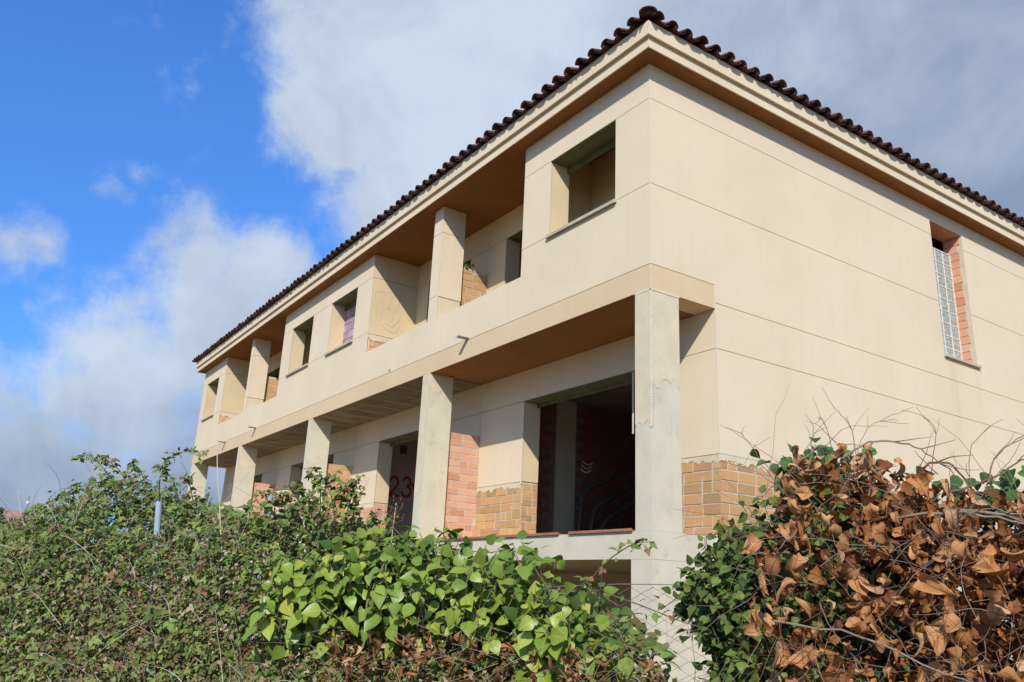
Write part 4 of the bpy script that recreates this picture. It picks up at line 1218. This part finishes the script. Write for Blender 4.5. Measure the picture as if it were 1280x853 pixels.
CR = [crumpled_leaf(k, 7, w, ro, cu, tw_, am) for k, (w, ro, cu, tw_, am) in enumerate(((.36, 1.5, .9, 1.0, .07), (.40, .9, 1.4, -1.2, .08), (.34, 2.2, .6, .7, .06), (.42, .7, -1.0, 1.4, .09), (.36, 1.7, 1.6, -.7, .07), (.44, 1.1, .5, 1.8, .09), (.36, 2.6, 1.1, .4, .05), (.40, 1.3, 2.0, -1.5, .08)))]
dead_leaf = meshes_of(CR, 'leaf_dead')
nd = 300
s, off, z, u = dead_points(nd, 3.12, 4.45, .08, 24, 1.0)
nrm = np.outer(-np.ones(nd), FNn)*.8+rng.normal(0, .65, (nd, 3)); nrm[:, 2] += .3
tip = rng.normal(0, .65, (nd, 3)); tip[:, 2] -= .9
place_leaves(dead_leaf, fpn(s, off, z), frames_tip(tip, nrm), .05+.085*rng.random(nd)**1.4, dead)
T_D = [crumpled_leaf(k+40, 4, w, ro, cu, tw_, am) for k, (w, ro, cu, tw_, am) in enumerate(((.40, 1.1, .7, .8, .05), (.42, .7, 1.1, -.9, .06), (.38, 1.7, .5, .5, .05), (.42, .5, -.8, 1.1, .07)))]
nd = 5600
s, off, z, u = dead_points(nd, 3.05, 5.2, .75, 24, .5)
nrm = np.outer(-np.ones(nd), FNn)*.7+rng.normal(0, .7, (nd, 3)); nrm[:, 2] += .3
tip = rng.normal(0, .7, (nd, 3)); tip[:, 2] -= .8
leaf_mass('inner_leaves', T_D, fpn(s, off+.06, z), frames_tip(tip, nrm), .03+.055*rng.random(nd), pick_tint(nd, [(.29, .105, .03), (.38, .155, .045), (.20, .07, .024), (.45, .23, .10), (.12, .048, .02)], (4, 3, 3, 1.2, 2)), 'leaf_attr_dry', dead)
nd = 9500
s = rng.uniform(3.12, 5.2, nd); H = np.interp(s, HD[:, 0], HD[:, 1])
z = .1+(H-.22)*rng.random(nd)**.8; off = rng.uniform(.0, .75, nd)
nrm = rng.normal(0, .6, (nd, 3))-FNn*.9; nrm[:, 2] += .3
leaf_mass('back_leaves', T_D, fpn(s, off, z), frames_tip(rng.normal(0, 1, (nd, 3)), nrm), .05+.05*rng.random(nd), pick_tint(nd, [(.24, .09, .028), (.32, .13, .042), (.17, .06, .022), (.10, .042, .018)], (4, 3, 3, 2)), 'leaf_attr_dry', dead)
vt = MB(); vt2 = MB()
for k in range(520):
    s, off, z, u = dead_points(1, 3.1, 4.6, .25, 24, .8)
    p = fp(s[0], off[0]-.05, z[0])
    d = FD*random.uniform(-1, 1)+Vector((0, 0, random.uniform(-1, .8)))-FN*random.uniform(-.2, .5)
    pts = wander(p, d, random.uniform(.12, .55), 7, random.uniform(-.02, .14), .28, 900+k)
    (vt if k % 2 else vt2).tube([tuple(q) for q in pts], taper(8, random.uniform(.0009, .0023), .0006), 4, cap=False)
vt.build('vine_tangle', 'twig_red', dead, kind='stuff'); vt2.build('twig_tangle', 'twig', dead, kind='stuff')
# branches that stand out against the pale wall
branches = [
    ([(3.75, -.1, 2.0), (3.85, 0, 2.20), (3.95, 0, 2.20), (4.02, .05, 2.10), (4.12, 0, 2.02)], .009),
    ([(3.45, -.1, 2.15), (3.60, -.05, 2.29), (3.74, 0, 2.31), (3.86, 0, 2.26), (3.97, 0, 2.14)], .007),
    ([(4.05, 0, 2.05), (4.10, 0, 2.22), (4.20, .05, 2.31), (4.35, .05, 2.38)], .006),
    ([(3.92, -.1, 2.08), (4.05, -.05, 2.12), (4.18, 0, 2.20), (4.3, 0, 2.25)], .007),
    ([(3.9, -.3, 1.98), (4.1, -.35, 1.96), (4.3, -.35, 1.86)], .010),
    ([(3.7, -.3, 1.95), (3.95, -.38, 1.97), (4.15, -.4, 1.93), (4.4, -.4, 1.90)], .008),
    ([(3.35, -.2, 2.05), (3.18, -.1, 2.25), (3.10, 0, 2.36), (3.0, .05, 2.42)], .003),
    ([(3.40, -.15, 2.0), (3.22, -.1, 2.14), (3.10, 0, 2.22), (3.02, .05, 2.26)], .003),
    ([(3.38, -.2, 2.1), (3.42, -.1, 2.34), (3.38, 0, 2.46)], .003),
    ([(3.5, -.15, 2.15), (3.47, -.05, 2.38), (3.42, 0, 2.44)], .003),
    ([(3.6, -.1, 2.2), (3.56, 0, 2.40), (3.5, 0, 2.48)], .0035),
    ([(3.58, -.1, 2.2), (3.64, 0, 2.38), (3.76, 0, 2.41)], .003),
    ([(3.85, 0, 2.1), (3.90, 0, 2.34), (3.86, 0, 2.42)], .003),
    ([(4.0, 0, 2.0), (4.02, 0, 2.25), (4.1, 0, 2.36)], .0035),
    ([(3.3, -.6, 1.55), (3.6, -.68, 1.52), (3.9, -.66, 1.40), (4.2, -.6, 1.36)], .006),
    ([(3.0, -.4, 1.12), (3.25, -.6, 1.22), (3.4, -.65, 1.38), (3.5, -.62, 1.5)], .005),
    ([(2.62, -.3, 1.32), (2.8, -.35, 1.22), (3.0, -.4, 1.26), (3.2, -.5, 1.4)], .0045)]
for k, (pts, rad) in enumerate(branches):
    path = smooth_path([fp(a, b, c) for a, b, c in pts], 5)
    path = [p+Vector((random.uniform(-1, 1), random.uniform(-1, 1), random.uniform(-1, 1)))*.006 for p in path]
    b = MB().tube([tuple(p) for p in path], taper(len(path), rad*.75, rad*.3), 6)
    for q in range(3):
        i = random.randrange(len(path)//3, len(path)-1)
        w_ = wander(path[i], (path[i]-path[i-1]).normalized()+Vector((random.uniform(-1, 1), random.uniform(-1, 1), random.uniform(-.3, 1)))*.8, random.uniform(.05, .18), 5, .02, .2, k*9+q)
        b.tube([tuple(p) for p in w_], taper(6, rad*.4, .0008), 4)
    b.build('branch', 'twig' if k % 3 else 'twig_red', dead)

# ------------------------------------------------------------------ stray dry stems
st = thing('dry_stalk', 'tall pale leafless stalk leaning in front of the fourth pillar', 'dry stalk', tuple(fp(.08, -.15, 0)))
MB().tube([tuple(p) for p in smooth_path([fp(.10, -.1, 0), fp(.10, -.2, 1.5), fp(.02, -.2, 1.93), (fp(-.12, -.15, 2.25)), fp(-.22, -.1, 2.47)])], .003, 6).build('stalk', 'straw', st)
MB().tube([tuple(p) for p in smooth_path([fp(-.02, -.17, 2.05), fp(.06, -.15, 2.15), fp(.14, -.1, 2.30)])], .0015, 4).build('side_shoot', 'straw', st)
wd = thing('dry_weed', 'small dead brown weed head rising in front of the opening with red graffiti', 'weed', tuple(fp(1.22, -.1, 0)))
MB().tube([tuple(fp(1.24, -.1, 0)), tuple(fp(1.24, -.15, 1.85)), tuple(fp(1.25, -.15, 2.05))], .003, 5).build('stalk', 'straw', wd)
hd = MB(); 
for k in range(26):
    a = fp(1.25, -.15, 1.93+.004*k); e = a+Vector((random.uniform(-1, 1), random.uniform(-1, 1), random.uniform(-.1, .9)))*.06
    hd.tube([tuple(a), tuple(e), tuple(e+Vector((0, 0, .012)))], [.001, .0012, .006], 4)
hd.build('seed_head', 'twig_red', wd)

# ------------------------------------------------------------------ pale rubble at the far end of the porch
rb = random.Random(8)
for k in range(9):
    b = MB(); cx, cy, cz = -20.2+rb.uniform(-.9, .9), .25+rb.uniform(-.12, .5), SLAB
    sz = rb.uniform(.10, .22)
    rings = []
    pts = [Vector((rb.gauss(0, 1), rb.gauss(0, 1), rb.gauss(0, 1))).normalized()*sz*rb.uniform(.7, 1.1) for _ in range(14)]
    import bmesh
    bm = bmesh.new()
    for p in pts: bm.verts.new((cx+p.x, cy+p.y, cz+sz*.55+p.z*.6))
    bmesh.ops.convex_hull(bm, input=bm.verts)
    me = bpy.data.meshes.new('rubble_block'); bm.to_mesh(me); bm.free()
    me.materials.append(M['rock'])
    o = bpy.data.objects.new('rubble_block', me); COL.objects.link(o)
    lo = min(v.co.z for v in me.vertices); o.location.z = SLAB+.001-lo
    o['label'] = 'pale lump of rubble lying on the porch floor by the farthest pillar'; o['category'] = 'rubble'; o['group'] = 'rubble on the far porch'

tuft = thing('weed_tuft', 'small green weed growing on top of the brick screen in the upper loggia', 'weed', (-5.40, .60, 7.19))
n = 60
pos = np.array([-5.40, .60, 7.22])+rng.normal(0, 1, (n, 3))*np.array([.03, .06, .03])
leaf_mass('leaves', SIMPLE, pos, frames(rng.normal(0, .6, (n, 3))+np.array([.5, -.5, .5]), rng.normal(0, 1, (n, 3))+np.array([0, 0, .6])), .05+.05*rng.random(n), pick_tint(n, [(.06, .11, .03), (.09, .14, .035)], (1, 1)), 'leaf_attr', tuft)
MB().tube([(-5.40, .60, 7.17), (-5.40, .60, 7.25)], .006, 5).build('stem', 'twig', tuft)

# ------------------------------------------------------------------ far house and tree beyond the brambles
fh = thing('far_house', 'distant house with pale orange tiled roof just above the brambles at the left edge', 'house', (-62, -2, 0))
FX = -60.
MB().box(FX-10, FX, -10, -1.3+.9, 0, 4.6).build('wall', 'far_wall', fh)
rf = MB(); yA, yB = -10.4, -.25
rf.v = [(FX+.4, yA, 4.5), (FX+.4, yB, 4.5), (FX-10.4, yB, 4.5), (FX-10.4, yA, 4.5), (FX-4.6, yA, 5.75), (FX-4.6, yB, 5.75), (FX-5.4, yB, 5.75), (FX-5.4, yA, 5.75)]
rf.f = [(0, 1, 5, 4), (4, 5, 6, 7), (6, 2, 3, 7), (0, 4, 7, 3), (1, 2, 6, 5), (0, 3, 2, 1)]
rfo = rf.build('roof', 'far_roof', fh)
for yw in (-8, -5.5, -3):
    w = MB().box(FX-.02, FX+.03, yw-.5, yw+.5, 1.2, 2.6).build('window', 'dark_metal', fh)
    MB().box(FX-.02, FX+.08, yw-.6, yw+.6, 1.1, 1.2).build('sill', 'bead', w)
an = MB().tube([(FX-5, -1.2, 5.6), (FX-5, -1.2, 6.9)], .03, 6).build('antenna_mast', 'dark_metal', rfo)
MB().tube([(FX-5, -1.2, 6.3), (FX-5, -1.2, 6.42), (FX-5, -1.2, 6.55)], [.08, .14, .08], 8).build('antenna_ball', 'bead', rfo)
tree = thing('far_tree', 'dark green tree crown at the left edge beside the distant house', 'tree', (-48, -4.2, 0))
MB().tube([(-48, -4.2, 0), (-48, -4.1, 1.5), (-48.1, -4.1, 3.0), (-48, -4.2, 4.2)], [.2, .16, .1, .04], 8).build('trunk', 'twig', tree)
for k in range(5):
    a = k*1.26
    MB().tube([(-48, -4.1, 1.8+.2*k), (-48+math.cos(a)*.7, -4.1+math.sin(a)*.7, 2.8+.15*k), (-48+math.cos(a)*1.1, -4.1+math.sin(a)*1.1, 3.4+.15*k)], [.07, .045, .015], 6).build('limb', 'twig', tree)
n = 5000
q = rng.normal(0, 1, (n, 3)); q /= np.linalg.norm(q, axis=1, keepdims=True)
rad = rng.random(n)**.4*(1+.18*np.sin(q[:, 0]*7+q[:, 2]*5)+.15*np.sin(q[:, 1]*9))
pos = np.array([-48, -4.2, 3.2])+q*rad[:, None]*np.array([1.9, 1.9, 1.55])
leaf_mass('crown', SIMPLE, pos, frames(q+rng.normal(0, .6, (n, 3)), rng.normal(0, 1, (n, 3))), .12+.1*rng.random(n), pick_tint(n, [(.04, .075, .02), (.06, .10, .025), (.03, .055, .018)], (3, 2, 2)), 'leaf_attr', tree)
